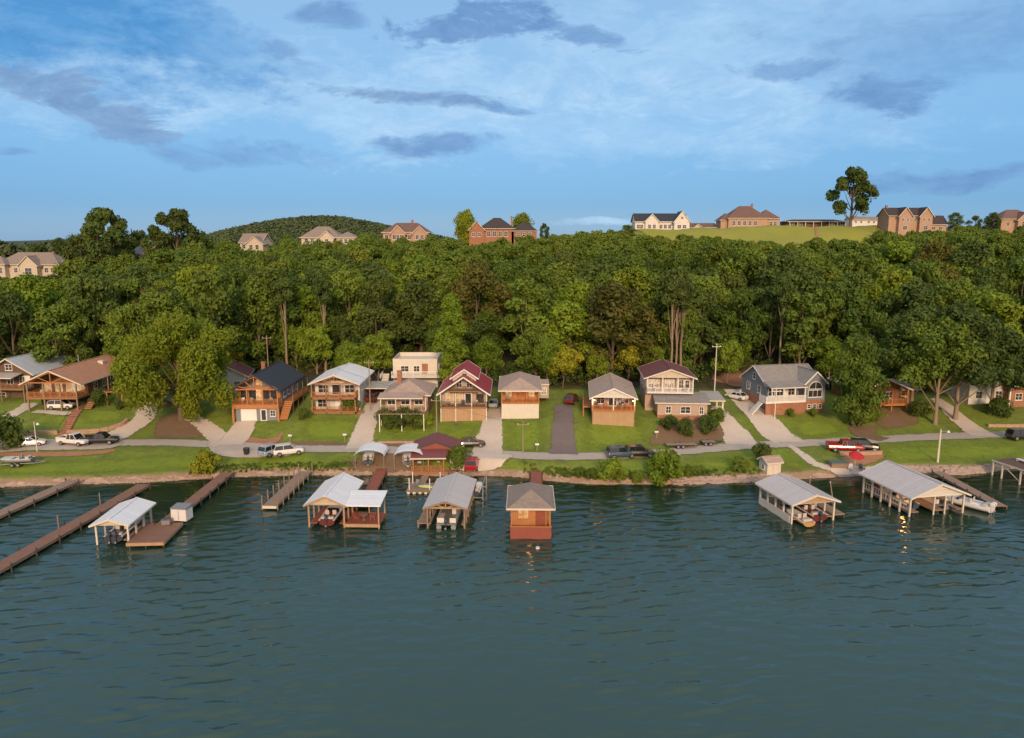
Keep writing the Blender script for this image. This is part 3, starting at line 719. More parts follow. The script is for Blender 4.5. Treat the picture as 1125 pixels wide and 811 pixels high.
# skyline of the wood, as elevation seen over the ridge houses: px -> py
CAP = [(-80, 308), (0, 307), (70, 303), (80, 290), (120, 280), (160, 284), (200, 270), (255, 268), (268, 273), (295, 274), (312, 264), (330, 264), (350, 269), (380, 267), (395, 262), (410, 258), (425, 265), (470, 265), (480, 262), (512, 266), (595, 264), (640, 258), (690, 256), (700, 262), (780, 262), (800, 264),
       (850, 270), (895, 266), (930, 268), (955, 262), (975, 256), (1030, 257), (1060, 250), (1100, 252), (1200, 250)]
LOW = [(-80, 146), (40, 148), (75, 150), (120, 152), (180, 153), (240, 152), (300, 157), (325, 163), (370, 160), (420, 163), (436, 174), (474, 174), (484, 152), (560, 149), (640, 147), (700, 152), (760, 150), (800, 160), (900, 150), (1000, 147), (1125, 146), (1250, 146)]
spots = []
yy = 144.0
while yy < 316:
    sp = 7.9 + (yy - 145) * 0.008
    xx = -yy * 0.80
    while xx < yy * 0.80:
        x = xx + random.uniform(-.42, .42) * sp; y = yy + random.uniform(-.42, .42) * sp
        px, _ = pix(x, y, gz(x, y))
        if -60 < px < 1185 and y > lerp_tab(LOW, px) and y < (300 if px < 80 else 314):
            z0 = gz(x, y); cp = lerp_tab(CAP, px)
            zc = WY(px, cp, y).z - random.uniform(-1.6, 3.0)
            H = min(random.choice([random.uniform(11, 15), random.uniform(15, 19), random.uniform(18, 23)]), zc - z0)
            if H > 4.5: spots.append((y, x, z0, H, px))
        xx += sp
    yy += sp * 0.92
spots.sort(key=lambda s: s[0] - s[3] * 0.5)
print('forest spots', len(spots))
far_v = []
for i, (y, x, z0, H, px) in enumerate(spots):
    front = y < 162
    r = random.random()
    if front and r < 0.35: k = random.choice(['tall0', 'tall1', 'cone'])
    else: k = 'wood%d' % random.choice([0, 1, 2, 3, 4, 5, 6, 0, 2, 4, 6, 1, 3, 7, 8, 9, 10, 10, 8, 5])
    me, tm, h0, cl = PROTO[k]
    s = H / h0; sxy = max(s, 0.70) * random.uniform(0.8, 1.22)
    if i < 300:
        lab, grp = FWORD[me.materials[0].name]
        tree(k, x, y, sxy, label=lab, group=grp, sz=s, z=z0)
    else:
        a = random.uniform(0, 6.28); c, s_ = math.cos(a) * sxy, math.sin(a) * sxy
        q = np.array(cl); zf = s / 1.0
        P = np.stack([q[:, 0] * c - q[:, 1] * s_ + x, q[:, 0] * s_ + q[:, 1] * c + y, q[:, 2] * zf + z0, q[:, 3] * 0.9 * min(1, s + .25)], axis=1)
        far_v.append(leaves_np(P, 38, 0.36))
o = bpy.data.objects.new('upper_wood', quads_mesh('upper_wood', np.concatenate(far_v), 'leaf_olive')); COL.objects.link(o)
tag(o, 'mass of tree crowns filling the upper slope of the wood below the ridge', 'wood', kind='stuff')
# wood on the distant hills
P = []
for k in range(260):
    Y_ = random.uniform(400, 560); px = random.uniform(-80, 235); q_ = WY(px, 266 + 6 * random.random() + 3 * math.sin(px * .05), Y_); P += [(q_.x + random.gauss(0, 2.5), Y_ + random.gauss(0, 2), q_.z - 2.5 - j * 2.5, random.uniform(2.4, 3.8)) for j in range(4)]
for k in range(5200):
    x = random.uniform(-520, 0) if k < 3800 else random.uniform(-1200, 1400); y = random.uniform(740, 960) if k < 3800 else random.uniform(1850, 2150)
    sc_ = 1 if k < 3800 else 2.0
    P.append((x, y, fz(x, y) + 4 * sc_, random.uniform(3.2, 5.2) * sc_))
o = bpy.data.objects.new('far_wood', quads_mesh('far_wood', leaves_np(P, 30, 1.5), 'leaf_far')); COL.objects.link(o)
tag(o, 'haze tinted wood covering the distant rounded hill', 'wood', kind='stuff')
# under-storey at the lower edge of the wood
P = []
for k in range(900):
    px = random.uniform(-60, 1185); y = lerp_tab(LOW, px) + random.uniform(-2.5, 9)
    x = (px - 562.5) / F * (y + 4)
    if 425 < px < 480 and y < 170: continue
    P.append((x, y, gz(x, y) + random.uniform(0.2, 2.4), random.uniform(0.7, 1.9)))
o = bpy.data.objects.new('undergrowth', quads_mesh('undergrowth', leaves_np(P, 70, 0.22), 'leaf_dark')); COL.objects.link(o)
tag(o, 'tangled dark undergrowth along the foot of the wood', 'undergrowth', kind='stuff')
# ------------------------------------------------------------------ building helpers (local frame: x right, y away from the lake, z up)
FACE = {'f': (Vector((1, 0, 0)), Vector((0, -1, 0))), 'b': (Vector((-1, 0, 0)), Vector((0, 1, 0))),
        'l': (Vector((0, -1, 0)), Vector((-1, 0, 0))), 'r': (Vector((0, 1, 0)), Vector((1, 0, 0)))}
def fb(mb, o, t, n, u0, u1, z0, z1, d0, d1):
    """box on a wall face: u along the face, z up, d out of the wall"""
    o = Vector(o)
    def p(u, d, z): v = o + t * u + n * d; return (v.x, v.y, v.z + z)
    return mb.hexa([p(u0, d0, z0), p(u1, d0, z0), p(u1, d1, z0), p(u0, d1, z0)], [p(u0, d0, z1), p(u1, d0, z1), p(u1, d1, z1), p(u0, d1, z1)])
def window(root, face, at, u, z, w, h, frame='white_paint', pane='window_glass', bars=(1, 1), arch=False):
    """at: coordinate of the wall plane; u: centre along the wall (local x or y); z: sill height"""
    t, n = FACE[face]
    o = Vector((u, at, 0)) if face in 'fb' else Vector((at, u, 0))
    m = MB(); k = 0.09
    fb(m, o, t, n, -w / 2 - k, w / 2 + k, z - k, z, 0.0, 0.07); fb(m, o, t, n, -w / 2 - k, w / 2 + k, z + h, z + h + k, 0.0, 0.07)
    fb(m, o, t, n, -w / 2 - k, -w / 2, z, z + h, 0.0, 0.07); fb(m, o, t, n, w / 2, w / 2 + k, z, z + h, 0.0, 0.07)
    for i in range(1, bars[0] + 1):
        x = -w / 2 + w * i / (bars[0] + 1); fb(m, o, t, n, x - .03, x + .03, z, z + h, 0.02, 0.06)
    for i in range(1, bars[1] + 1):
        q = z + h * i / (bars[1] + 1); fb(m, o, t, n, -w / 2, w / 2, q - .025, q + .025, 0.022, 0.058)
    f = m.build('window', frame, root)
    p = MB(); fb(p, o, t, n, -w / 2, w / 2, z, z + h, 0.0, 0.03); p.build('pane', pane, f)
    s = MB(); fb(s, o, t, n, -w / 2 - .15, w / 2 + .15, z - k - .06, z - k, 0.0, 0.14); s.build('sill', frame, f)
    return f
def door(root, face, at, u, z, w=0.95, h=2.05, mat='white_paint', glazed=False, name='door', panels=2):
    t, n = FACE[face]; o = Vector((u, at, 0)) if face in 'fb' else Vector((at, u, 0))
    m = MB(); fb(m, o, t, n, -w / 2 - .1, -w / 2, z, z + h + .1, 0, .08); fb(m, o, t, n, w / 2, w / 2 + .1, z, z + h + .1, 0, .08); fb(m, o, t, n, -w / 2, w / 2, z + h, z + h + .1, 0, .08)
    fb(m, o, t, n, -w / 2, w / 2, z, z + h, 0, 0.04)
    for i in range(panels):
        a = z + .15 + (h - .2) * i / panels; b = z + (h - .05) * (i + 1) / panels - .1
        fb(m, o, t, n, -w / 2 + .12, w / 2 - .12, a, b, 0.04, 0.055)
    f = m.build(name, mat, root)
    if glazed: p = MB(); fb(p, o, t, n, -w / 2 + .1, w / 2 - .1, z + .2, z + h - .1, .055, .07); p.build('pane', 'window_glass', f)
    hd = MB(); fb(hd, o, t, n, w / 2 - .13, w / 2 - .08, z + 1.0, z + 1.12, .055, .12); hd.build('handle', 'galvanised', f)
    return f
def walls(root, x0, y0, x1, y1, z0, z1, mat, gable=None, rise=0, name='wall'):
    """one closed body; gable='y' means ridge running along y (gable ends front and back)"""
    m = MB()
    if not gable: m.box(x0, y0, z0, x1, y1, z1)
    elif gable == 'y':
        c = (x0 + x1) / 2; m.poly([(x0, y0, z0), (x1, y0, z0), (x1, y0, z1), (c, y0, z1 + rise), (x0, y0, z1)], (0, y1 - y0, 0))
    else:
        c = (y0 + y1) / 2; m.poly([(x0, y0, z0), (x0, y0, z1), (x0, c, z1 + rise), (x0, y1, z1), (x0, y1, z0)], (x1 - x0, 0, 0))
    return m.build(name, mat, root)
def slab(m, a, b, c, d, th=0.14):
    """roof plane a,b,c,d with vertical thickness"""
    pts = [Vector(p) for p in (a, b, c, d)]; m.hexa(pts, [p + Vector((0, 0, th)) for p in pts])
def roof_gable(root, x0, y0, x1, y1, z, rise, mat, axis='y', ov=0.5, oe=0.4, th=0.16, trim='trim', name='roof', cap=True):
    m = MB(); z = z + 0.01
    if axis == 'y':
        c = (x0 + x1) / 2; k = rise / (c - x0); ze = z - ov * k
        slab(m, (x0 - ov, y0 - oe, ze), (c, y0 - oe, z + rise), (c, y1 + oe, z + rise), (x0 - ov, y1 + oe, ze), th)
        slab(m, (c, y0 - oe, z + rise), (x1 + ov, y0 - oe, ze), (x1 + ov, y1 + oe, ze), (c, y1 + oe, z + rise), th)
    else:
        c = (y0 + y1) / 2; k = rise / (c - y0); ze = z - ov * k
        slab(m, (x0 - oe, y0 - ov, ze), (x1 + oe, y0 - ov, ze), (x1 + oe, c, z + rise), (x0 - oe, c, z + rise), th)
        slab(m, (x0 - oe, c, z + rise), (x1 + oe, c, z + rise), (x1 + oe, y1 + ov, ze), (x0 - oe, y1 + ov, ze), th)
    r = m.build(name, mat, root)
    if trim:
        f = MB(); w = 0.22
        if axis == 'y':
            for yy_ in (y0 - oe - 0.04, y1 + oe + 0.04):
                f.beam((x0 - ov, yy_, ze + .06), (c, yy_, z + rise + .06), 0.05, w); f.beam((c, yy_, z + rise + .06), (x1 + ov, yy_, ze + .06), 0.05, w)
            for xx_ in (x0 - ov - .03, x1 + ov + .03): f.beam((xx_, y0 - oe, ze + .05), (xx_, y1 + oe, ze + .05), 0.05, 0.2)
        else:
            for xx_ in (x0 - oe - 0.04, x1 + oe + 0.04):
                f.beam((xx_, y0 - ov, ze + .06), (xx_, c, z + rise + .06), 0.05, w); f.beam((xx_, c, z + rise + .06), (xx_, y1 + ov, ze + .06), 0.05, w)
            for yy_ in (y0 - ov - .03, y1 + ov + .03): f.beam((x0 - oe, yy_, ze + .05), (x1 + oe, yy_, ze + .05), 0.05, 0.2)
        f.build('fascia', trim, r)
    if cap:
        q = MB()
        if axis == 'y': q.beam(((x0 + x1) / 2, y0 - oe, z + rise + th + .01), ((x0 + x1) / 2, y1 + oe, z + rise + th + .01), 0.3, 0.05)
        else: q.beam((x0 - oe, (y0 + y1) / 2, z + rise + th + .01), (x1 + oe, (y0 + y1) / 2, z + rise + th + .01), 0.3, 0.05)
        q.build('ridge_cap', mat, r)
    return r
def roof_hip(root, x0, y0, x1, y1, z, rise, mat, ov=0.5, ridge=None, trim='trim', name='roof', th=0.18):
    """hip roof; ridge runs along the longer side"""
    X0, Y0, X1, Y1 = x0 - ov, y0 - ov, x1 + ov, y1 + ov; w, d = X1 - X0, Y1 - Y0
    m = MB()
    if w >= d: r = [(X0 + d / 2 * (ridge or 1), (Y0 + Y1) / 2), (X1 - d / 2 * (ridge or 1), (Y0 + Y1) / 2)]
    else: r = [((X0 + X1) / 2, Y0 + w / 2 * (ridge or 1)), ((X0 + X1) / 2, Y1 - w / 2 * (ridge or 1))]
    ze = z - 0.05; zt = z + rise
    V = [(X0, Y0, ze), (X1, Y0, ze), (X1, Y1, ze), (X0, Y1, ze), (r[0][0], r[0][1], zt), (r[1][0], r[1][1], zt)]
    if w >= d: Fc = [(0, 1, 5, 4), (1, 2, 5), (2, 3, 4, 5), (3, 0, 4)]
    else: Fc = [(0, 1, 4), (1, 2, 5, 4), (2, 3, 5), (3, 0, 4, 5)]
    m.add(V, Fc + [(0, 3, 2, 1)]); rr = m.build(name, mat, root)
    if trim:
        f = MB()
        for a, b in ((V[0], V[1]), (V[1], V[2]), (V[2], V[3]), (V[3], V[0])): f.beam((a[0], a[1], ze + .01), (b[0], b[1], ze + .01), 0.08, 0.22)
        f.build('fascia', trim, rr)
    return rr
def roof_shed(root, x0, y0, x1, y1, zf, zb, mat, ov=0.3, th=0.14, trim='trim', name='porch_roof'):
    """slopes from zb (back) down to zf (front)"""
    m = MB(); slab(m, (x0 - ov, y0 - ov, zf), (x1 + ov, y0 - ov, zf), (x1 + ov, y1, zb), (x0 - ov, y1, zb), th); r = m.build(name, mat, root)
    if trim: f = MB(); f.beam((x0 - ov, y0 - ov - .03, zf + .05), (x1 + ov, y0 - ov - .03, zf + .05), .06, .2); f.build('fascia', trim, r)
    return r
def posts(root, pts, z0, z1, mat, w=0.18, name='post'):
    for p in pts: m = MB(); m.box(p[0] - w / 2, p[1] - w / 2, z0, p[0] + w / 2, p[1] + w / 2, z1); m.build(name, mat, root)
def deck(root, x0, y0, x1, y1, z, mat, th=0.22, name='deck'):
    m = MB(); m.box(x0, y0, z - th, x1, y1, z); return m.build(name, mat, root)
def railing(root, pts, z, mat, h=1.0, step=0.16, name='railing', bw=0.05):
    m = MB()
    for a, b in zip(pts[:-1], pts[1:]):
        a = Vector((*a[:2], 0)); b = Vector((*b[:2], 0)); L = (b - a).length; n = max(2, int(L / step))
        for zz in (z + h, z + 0.12): m.beam((a.x, a.y, zz), (b.x, b.y, zz), 0.08, 0.07)
        for i in range(n + 1):
            p = a.lerp(b, i / n); w = 0.06 if i % 9 == 0 else bw / 2; m.box(p.x - w, p.y - w, z, p.x + w, p.y + w, z + h - .03)
    return m.build(name, mat, root)
def truss(root, x0, x1, y, z, rise, mat, kind='king'):
    m = MB(); c = (x0 + x1) / 2
    m.beam((x0, y, z), (x1, y, z), .16, .2); m.beam((x0, y, z), (c, y, z + rise), .16, .2); m.beam((c, y, z + rise), (x1, y, z), .16, .2)
    m.beam((c, y, z), (c, y, z + rise), .15)
    if kind == 'fan':
        for t in (0.5, 1.5): m.beam((c, y, z), (x0 + (x1 - x0) * t / 4 if t < 1 else x0 + (x1 - x0) * .31, y, z + rise * (0.25 if t < 1 else .6)), .13); m.beam((c, y, z), (x1 - (x1 - x0) * t / 4 if t < 1 else x1 - (x1 - x0) * .31, y, z + rise * (0.25 if t < 1 else .6)), .13)
    else:
        m.beam((c, y, z), ((x0 + c) / 2, y, z + rise / 2), .12); m.beam((c, y, z), ((x1 + c) / 2, y, z + rise / 2), .12)
    return m.build('truss', mat, root)
def steps(root, x, y0, y1, w, z0, z1, mat, n=8, name='steps', axis='y'):
    m = MB()
    for i in range(n):
        a = y0 + (y1 - y0) * i / n; b = y0 + (y1 - y0) * (i + 1) / n; z = z0 + (z1 - z0) * (i + 1) / n
        if axis == 'y': m.box(x - w / 2, a, z - .25, x + w / 2, b, z)
        else: m.box(a, x - w / 2, z - .25, b, x + w / 2, z)
    return m.build(name, mat, root)
def chimney(root, x, y, z0, z1, mat='brick', w=0.8):
    m = MB(); m.box(x - w / 2, y - w / 2, z0, x + w / 2, y + w / 2, z1); m.box(x - w / 2 - .08, y - w / 2 - .08, z1, x + w / 2 + .08, y + w / 2 + .08, z1 + .12)
    return m.build('chimney', mat, root)
def vent_pipe(root, x, y, z0, z1): m = MB(); m.tube((x, y, z0), (x, y, z1), .08); m.tube((x, y, z1), (x, y, z1 + .12), .14, .05); return m.build('vent_pipe', 'galvanised', root)
def lamp(root, x, y, z, power=0):
    m = MB(); m.tube((x, y, z), (x, y, z + .12), .09, .05); l = m.build('lamp', 'dark_trim', root)
    b = MB(); b.loft([[(x + r * math.cos(t), y + r * math.sin(t), z + h) for t in [i * math.pi / 4 for i in range(8)]] for r, h in ((.03, -.14), (.09, -.07), (.07, 0))]); b.build('bulb', 'lamp_glow', l)
    if power:
        d = bpy.data.lights.new('lamp_light', 'POINT'); d.energy = power; d.color = (1, .42, .12); d.shadow_soft_size = .12
        o = bpy.data.objects.new('lamp_light', d); COL.objects.link(o); o.parent = root; o.location = (x, y, z - .3)
# loose things
def chair(x, y, z, rz, label, group=None, mat='chair_paint', name='deck_chair'):
    o = thing(name, label, 'chair', (x, y, z), rz, group)
    m = MB(); m.box(-.28, -.25, .40, .28, .28, .45); m.build('seat', mat, o)
    m = MB(); m.hexa([(-.28, .24, .45), (.28, .24, .45), (.28, .30, .45), (-.28, .30, .45)], [(-.28, .40, 1.0), (.28, .40, 1.0), (.28, .46, 1.0), (-.28, .46, 1.0)]); m.build('backrest', mat, o)
    for sx in (-.25, .25):
        for sy in (-.22, .25): m = MB(); m.box(sx - .03, sy - .03, 0, sx + .03, sy + .03, .40); m.build('leg', mat, o)
    for sx in (-.31, .31): m = MB(); m.box(sx - .04, -.25, .62, sx + .04, .3, .66); m.box(sx - .02, -.25, .4, sx + .02, -.2, .62); m.build('armrest', mat, o)
    return o
def table(x, y, z, label, mat='weathered_wood', r=0.5, name='deck_table'):
    o = thing(name, label, 'table', (x, y, z)); m = MB(); m.tube((0, 0, .70), (0, 0, .75), r, r, 14); m.build('tabletop', mat, o)
    m = MB(); m.tube((0, 0, 0.03), (0, 0, .70), .05, .05); m.tube((0, 0, 0), (0, 0, .03), .25, .25, 12); m.build('pedestal', mat, o); return o
def toworld(root, x, y, z=0):
    c, s = math.cos(root.rotation_euler.z), math.sin(root.rotation_euler.z)
    return (root.location.x + c * x - s * y, root.location.y + s * x + c * y, root.location.z + z)
def house_at(px, py, name, label, rz=0, group=None, cat='house', dz=0.0):
    p = G(px, py); return thing(name, label, cat, (p.x, p.y, p.z + dz), R(rz), group)
# ================================================================== lakeside houses, left to right
# A: barn like house with blue grey metal roof
h = house_at(6, 440, 'lake_house', 'dark wooden house with blue grey metal roof at the far left of the shore row', -4)
h.location.y += 2
walls(h, -4.5, 0, 4.5, 13, -2, 5.2, 'brown_siding', 'y', 2.6)
roof_gable(h, -4.5, 0, 4.5, 13, 5.2, 2.6, 'blue_metal_roof', ov=.9, oe=.7, trim='trim')
deck(h, -7.5, -2.8, 4.8, 0, 2.4, 'deck_wood'); railing(h, [(-7.5, -2.7), (4.7, -2.7), (4.7, 0)], 2.4, 'deck_wood')
roof_shed(h, -8.5, -2.8, 2.5, 0, 4.5, 5.0, 'tan_metal_roof'); posts(h, [(-7.3, -2.6), (-3.5, -2.6), (0, -2.6), (4.6, -2.6)], -1, 4.45, 'weathered_wood')
for u in (-2.6, 0, 2.6): window(h, 'f', 0, u, 2.9, 1.2, 1.4)
door(h, 'f', 0, 3.6, 2.4); window(h, 'f', 0, 0, 5.6, 1.3, 1.1); window(h, 'r', 4.5, 3, 2.8, 1.1, 1.2); window(h, 'f', 0, -2, -.1, 1.4, 1.2)

# B: long brown roofed lodge with carport below the porch
h = house_at(58, 452, 'lake_house', 'log lodge with long brown shingle roof and carport beneath its front porch', 0)
hB = h
walls(h, -4.4, 4, 4.6, 19, -2, 5.4, 'log_wall', 'y', 2.1)
roof_gable(h, -4.6, .6, 4.8, 19, 5.4, 2.1, 'brown_roof', ov=1.0, oe=.8, trim='trim')
deck(h, -4.6, 0, 4.8, 4, 2.6, 'deck_wood', .35); railing(h, [(-4.5, 3.8), (-4.5, .1), (4.7, .1), (4.7, 3.8)], 2.6, 'orange_wood')
posts(h, [(-4.4, .2), (-1.4, .2), (1.6, .2), (4.6, .2)], -.6, 5.5, 'weathered_wood', .24); truss(h, -4.6, 4.8, .1, 5.35, 1.95, 'orange_wood')
for u in (-3, -.9, 1.2, 3.3): window(h, 'f', 4, u, 3.1, 1.2, 1.5, pane='lit_glass')
door(h, 'f', 4, 2.25, 2.6, .9, 2.0); window(h, 'f', 4, .1, 5.9, 1.5, 1.1)
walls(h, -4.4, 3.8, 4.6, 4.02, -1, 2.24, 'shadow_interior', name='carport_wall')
for y in (6.5, 9.5, 12.5, 15.5): window(h, 'r', 4.6, y, 3.1, 1.1, 1.2)
for y in (8, 12): posts(h, [(6.2, y)], .5, 4.9, 'weathered_wood', .16)
steps(h, 5.9, 1, 4.5, 1.3, .2, 2.6, 'deck_wood', 9)
skylight = MB(); skylight.box(1.6, 13.2, 6.4, 2.6, 14.2, 7.3); skylight.build('dormer', 'trim', h)
vent_pipe(h, -1.5, 12, 7, 8.6)

# C: garage and timber pergola
h = house_at(156, 447, 'garage', 'small stucco garage with a lit door and orange timber pergola beside it', -3)
walls(h, -.6, .6, 4.0, 6, -1.5, 2.9, 'stucco'); roof_hip(h, -.6, .6, 4.0, 6, 2.9, 1.0, 'brown_roof', .35)
door(h, 'f', .6, 1.8, .0, 2.6, 2.2, 'white_paint', name='garage_door', panels=4); lamp(h, 1.8, .45, 2.65)
posts(h, [(-6.6, 0), (-3.7, 0), (-.9, 0), (-6.6, 3.4), (-3.7, 3.4)], -1, 2.7, 'orange_wood', .2)
m = MB()
for i in range(12): m.beam((-7.1 + i * .6, -.4, 2.95), (-7.1 + i * .6, 4.0, 2.95), .08, .16)
m.beam((-7.1, 0, 2.8), (-.4, 0, 2.8), .14, .2); m.beam((-7.1, 3.4, 2.8), (-.4, 3.4, 2.8), .14, .2); m.build('pergola_roof', 'orange_wood', h)

# D: small white house behind the big lawn tree
h = house_at(252, 432, 'lake_house', 'small white house with dark red roof half hidden behind the large lawn tree', 12)
walls(h, -4, 0, 3.4, 8, -2, 3.4, 'white_siding', 'y', 2.0); roof_gable(h, -4, 0, 3.4, 8, 3.4, 2.0, 'dark_red_shingle', ov=.5, oe=.4)
for u in (-2.3, 1.6): window(h, 'f', 0, u, 1.0, 1.1, 1.3)
door(h, 'f', 0, -.4, 0); window(h, 'r', 3.4, 3, 1, 1.1, 1.2); window(h, 'r', 3.4, 6, 1, 1.1, 1.2); chimney(h, -1.5, 5, 4, 6.2)

# E: orange timber house, black roof
h = house_at(281.5, 464, 'lake_house', 'orange timber house with black metal roof, balcony and white garage door', 0, dz=.45)
hE = h
walls(h, -3.9, 2.6, 3.9, 15, -2, 5.5, 'grey_siding', 'y', 2.5)
walls(h, -3.85, 2.42, 3.85, 2.58, 2.7, 5.4, 'orange_boards', name='front_cladding')
roof_gable(h, -3.9, .3, 3.9, 15, 5.5, 2.5, 'black_roof', ov=.7, oe=.6, trim='dark_trim')
deck(h, -4.1, 0, 4.1, 2.6, 2.7, 'orange_wood', .7); railing(h, [(-4.05, 2.6), (-4.05, .05), (4.05, .05), (4.05, 2.6)], 2.7, 'orange_wood', 1.05, .2)
posts(h, [(-4, .1), (-1.4, .1), (1.4, .1), (4, .1)], 2.7, 5.4, 'orange_wood', .2); posts(h, [(-4, .1), (4, .1)], -.8, 2.0, 'orange_wood', .35)
truss(h, -4.1, 4.1, 0, 5.5, 2.3, 'orange_wood', 'fan')
for u in (-2.7, -1.2, 1.2, 2.7): window(h, 'f', 2.42, u, 3.2, 1.1, 1.6, 'dark_trim', 'window_glass')
window(h, 'f', 2.42, 0, 3.2, 1.0, 1.6, 'white_paint', 'lit_glass'); window(h, 'f', 2.6, 0, 5.8, 1.1, 1.0, 'orange_wood', 'lit_glass')
walls(h, -3.7, .5, 3.7, 2.6, -2, 1.98, 'grey_siding', name='garage_wall'); door(h, 'f', .5, -1.4, -.35, 2.6, 2.1, 'white_paint', name='garage_door', panels=4); door(h, 'f', .5, 1.25, -.35, .95, 2.1, glazed=True)
window(h, 'f', .5, 2.9, .6, .8, 1.0)
for y in (4.5, 7, 9.5, 12): window(h, 'r', 3.9, y, 3.3, 1.2, 1.5)
deck(h, 3.9, 4, 5.6, 14, 2.6, 'orange_wood', .3, 'side_deck'); railing(h, [(5.55, 4), (5.55, 14)], 2.6, 'orange_wood', name='side_railing'); posts(h, [(5.5, 4.1), (5.5, 7.3), (5.5, 10.6), (5.5, 13.9)], -.5, 5.0, 'brown_siding', .18)
steps(h, 4.8, .2, 4, 1.5, 0, 2.6, 'orange_wood', 10); lamp(h, 0, 1.5, 5.2, 25)
chimney(h, -2.4, 12.5, 6, 8.3, 'brick', .7)

# F: white house with silver roof and two timber decks
h = house_at(367, 455, 'lake_house', 'white sided house with low silver metal roof and two stacked timber decks', 0)
walls(h, -3.9, 2.4, 4.3, 13.5, -2, 5.6, 'white_siding', 'y', 1.5)
roof_gable(h, -3.9, .3, 4.3, 13.5, 5.6, 1.5, 'silver_roof', ov=.6, oe=.5, trim='trim')
for z in (.35, 3.0):
    deck(h, -4.0, 0, 4.0, 2.4, z, 'deck_wood', .3, 'upper_deck' if z > 1 else 'lower_deck'); railing(h, [(-4, 2.4), (-4, .05), (4, .05), (4, 2.4)], z, 'orange_wood', 1.0, .18)
posts(h, [(-3.9, .1), (-1.3, .1), (1.3, .1), (3.9, .1)], -1, 5.6, 'deck_wood', .2); truss(h, -4.1, 4.5, .1, 5.6, 1.3, 'orange_wood')
for u, z in ((-2.4, 3.5), (2.5, 3.5), (-2.6, .8), (2.7, .8)): window(h, 'f', 2.4, u, z, 1.7, 1.4, pane='window_glass')
door(h, 'f', 2.4, .1, 3.0, 1.8, 2.05, glazed=True); door(h, 'f', 2.4, .3, .35, 1.0, 2.05); window(h, 'f', 2.4, .2, 5.7, 1.6, .6)
for y in (5, 8.5, 11.5): window(h, 'r', 4.3, y, 3.6, 1.0, 1.1)
m = MB(); m.box(-4.0, .12, -1.2, 4.0, .2, .05); m.build('skirt', 'pale_boards', h); steps(h, 4.8, -1.5, 1.2, 1.2, -.3, .35, 'deck_wood', 4)

# G: brown roofed cottage with porches
h = house_at(443, 469, 'lake_house', 'brown hip roofed cottage with screened porch and wooden pergola in front', 0)
hG = h
walls(h, -3.6, 3.2, 4.0, 13, -2, 5.0, 'pale_brick'); roof_hip(h, -3.6, 3.2, 4.0, 13, 5.0, 2.0, 'tan_shingle', .6)
deck(h, -4.0, .5, 4.0, 3.2, 2.7, 'deck_wood', .3); railing(h, [(-4, 3.2), (-4, .55), (4, .55), (4, 3.2)], 2.7, 'tan_siding', 1, .16)
posts(h, [(-3.9, .6), (-1.3, .6), (1.3, .6), (3.9, .6)], -1, 5.0, 'trim', .16); roof_shed(h, -4.1, .6, 3.2, 3.2, 4.9, 5.3, 'tan_shingle')
for u in (-2.4, 0, 2.4): window(h, 'f', 3.2, u, 3.3, 1.4, 1.3)
for u in (-2.4, 2.4): window(h, 'f', 3.2, u, .7, 1.5, 1.2)
door(h, 'f', 3.2, 0, 0, 1.0); m = MB(); m.box(-3.9, 2.0, -1, 3.9, 2.1, .9); m.build('porch_screen', 'brown_siding', h)
posts(h, [(-3.8, -1.6), (0, -1.6), (3.8, -1.6)], -1.2, 2.6, 'white_paint', .14, 'pergola_post')
m = MB(); m.beam((-4.1, -1.6, 2.66), (4.1, -1.6, 2.66), .1, .16)
for i in range(9): m.beam((-4 + i, -1.9, 2.75), (-4 + i, .5, 2.75), .07, .12)
m.build('pergola_roof', 'weathered_wood', h); chimney(h, -1.8, 9, 5.5, 8.2)
# G2: flat carport left of it
h = house_at(410, 442, 'carport', 'flat roofed open timber carport between silver roofed house and brown cottage', 0, cat='carport')
posts(h, [(-2.4, 0), (3.6, 0), (-2.4, 5), (3.6, 5)], -.8, 2.7, 'weathered_wood', .18)
roof_shed(h, -2.5, 0, 3.7, 5.2, 2.7, 3.0, 'tan_metal_roof', .35, name='roof'); m = MB(); m.box(-2.3, 5.0, -.6, 3.6, 5.12, 2.6); m.build('back_wall', 'brown_siding', h)
# G3: white block building with roof terrace above
h = house_at(455, 430, 'white_block_building', 'flat topped white block building with roof terrace behind the brown cottage', 0, cat='building')
h.location.z = 5.6
walls(h, -4.6, 3, 4.4, 12, -2, 5.2, 'stucco'); m = MB()
for a, b in (((-4.6, 3.1), (4.4, 3.1)), ((4.3, 3), (4.3, 12)), ((-4.5, 3), (-4.5, 12)), ((-4.6, 11.9), (4.4, 11.9))): m.beam((a[0], a[1], 5.6), (b[0], b[1], 5.6), .22, .8)
m.build('parapet', 'stucco', h); door(h, 'f', 3, 1.9, 2.9, 1.0, 2.0, 'brick'); window(h, 'f', 3, -2.2, 3.4, 1.5, 1.1); window(h, 'f', 3, .2, 3.4, 1.1, 1.1)
deck(h, -4.6, .6, 5.4, 3, 2.8, 'stucco', .3, 'balcony'); railing(h, [(-4.5, .7), (5.3, .7)], 2.8, 'white_paint'); window(h, 'r', 4.4, 6, 3.3, 1.2, 1.2)
steps(h, -6.2, .5, 4, 1.4, 0, 2.8, 'stucco', 10, 'stairs'); railing(h, [(-6.8, .6), (-6.8, 4)], 2.4, 'white_paint', .9, name='stair_railing')

# H: red roofed A gable
h = house_at(509.5, 463, 'lake_house', 'tall gabled house with red metal roof and stacked timber balconies', 0)
hH = h
walls(h, -4.0, 2.2, 4.0, 13.5, -2, 5.0, 'tan_siding', 'y', 2.7)
roof_gable(h, -4.15, .3, 4.15, 13.5, 5.0, 2.8, 'red_roof', ov=.55, oe=.45, trim='white_paint')
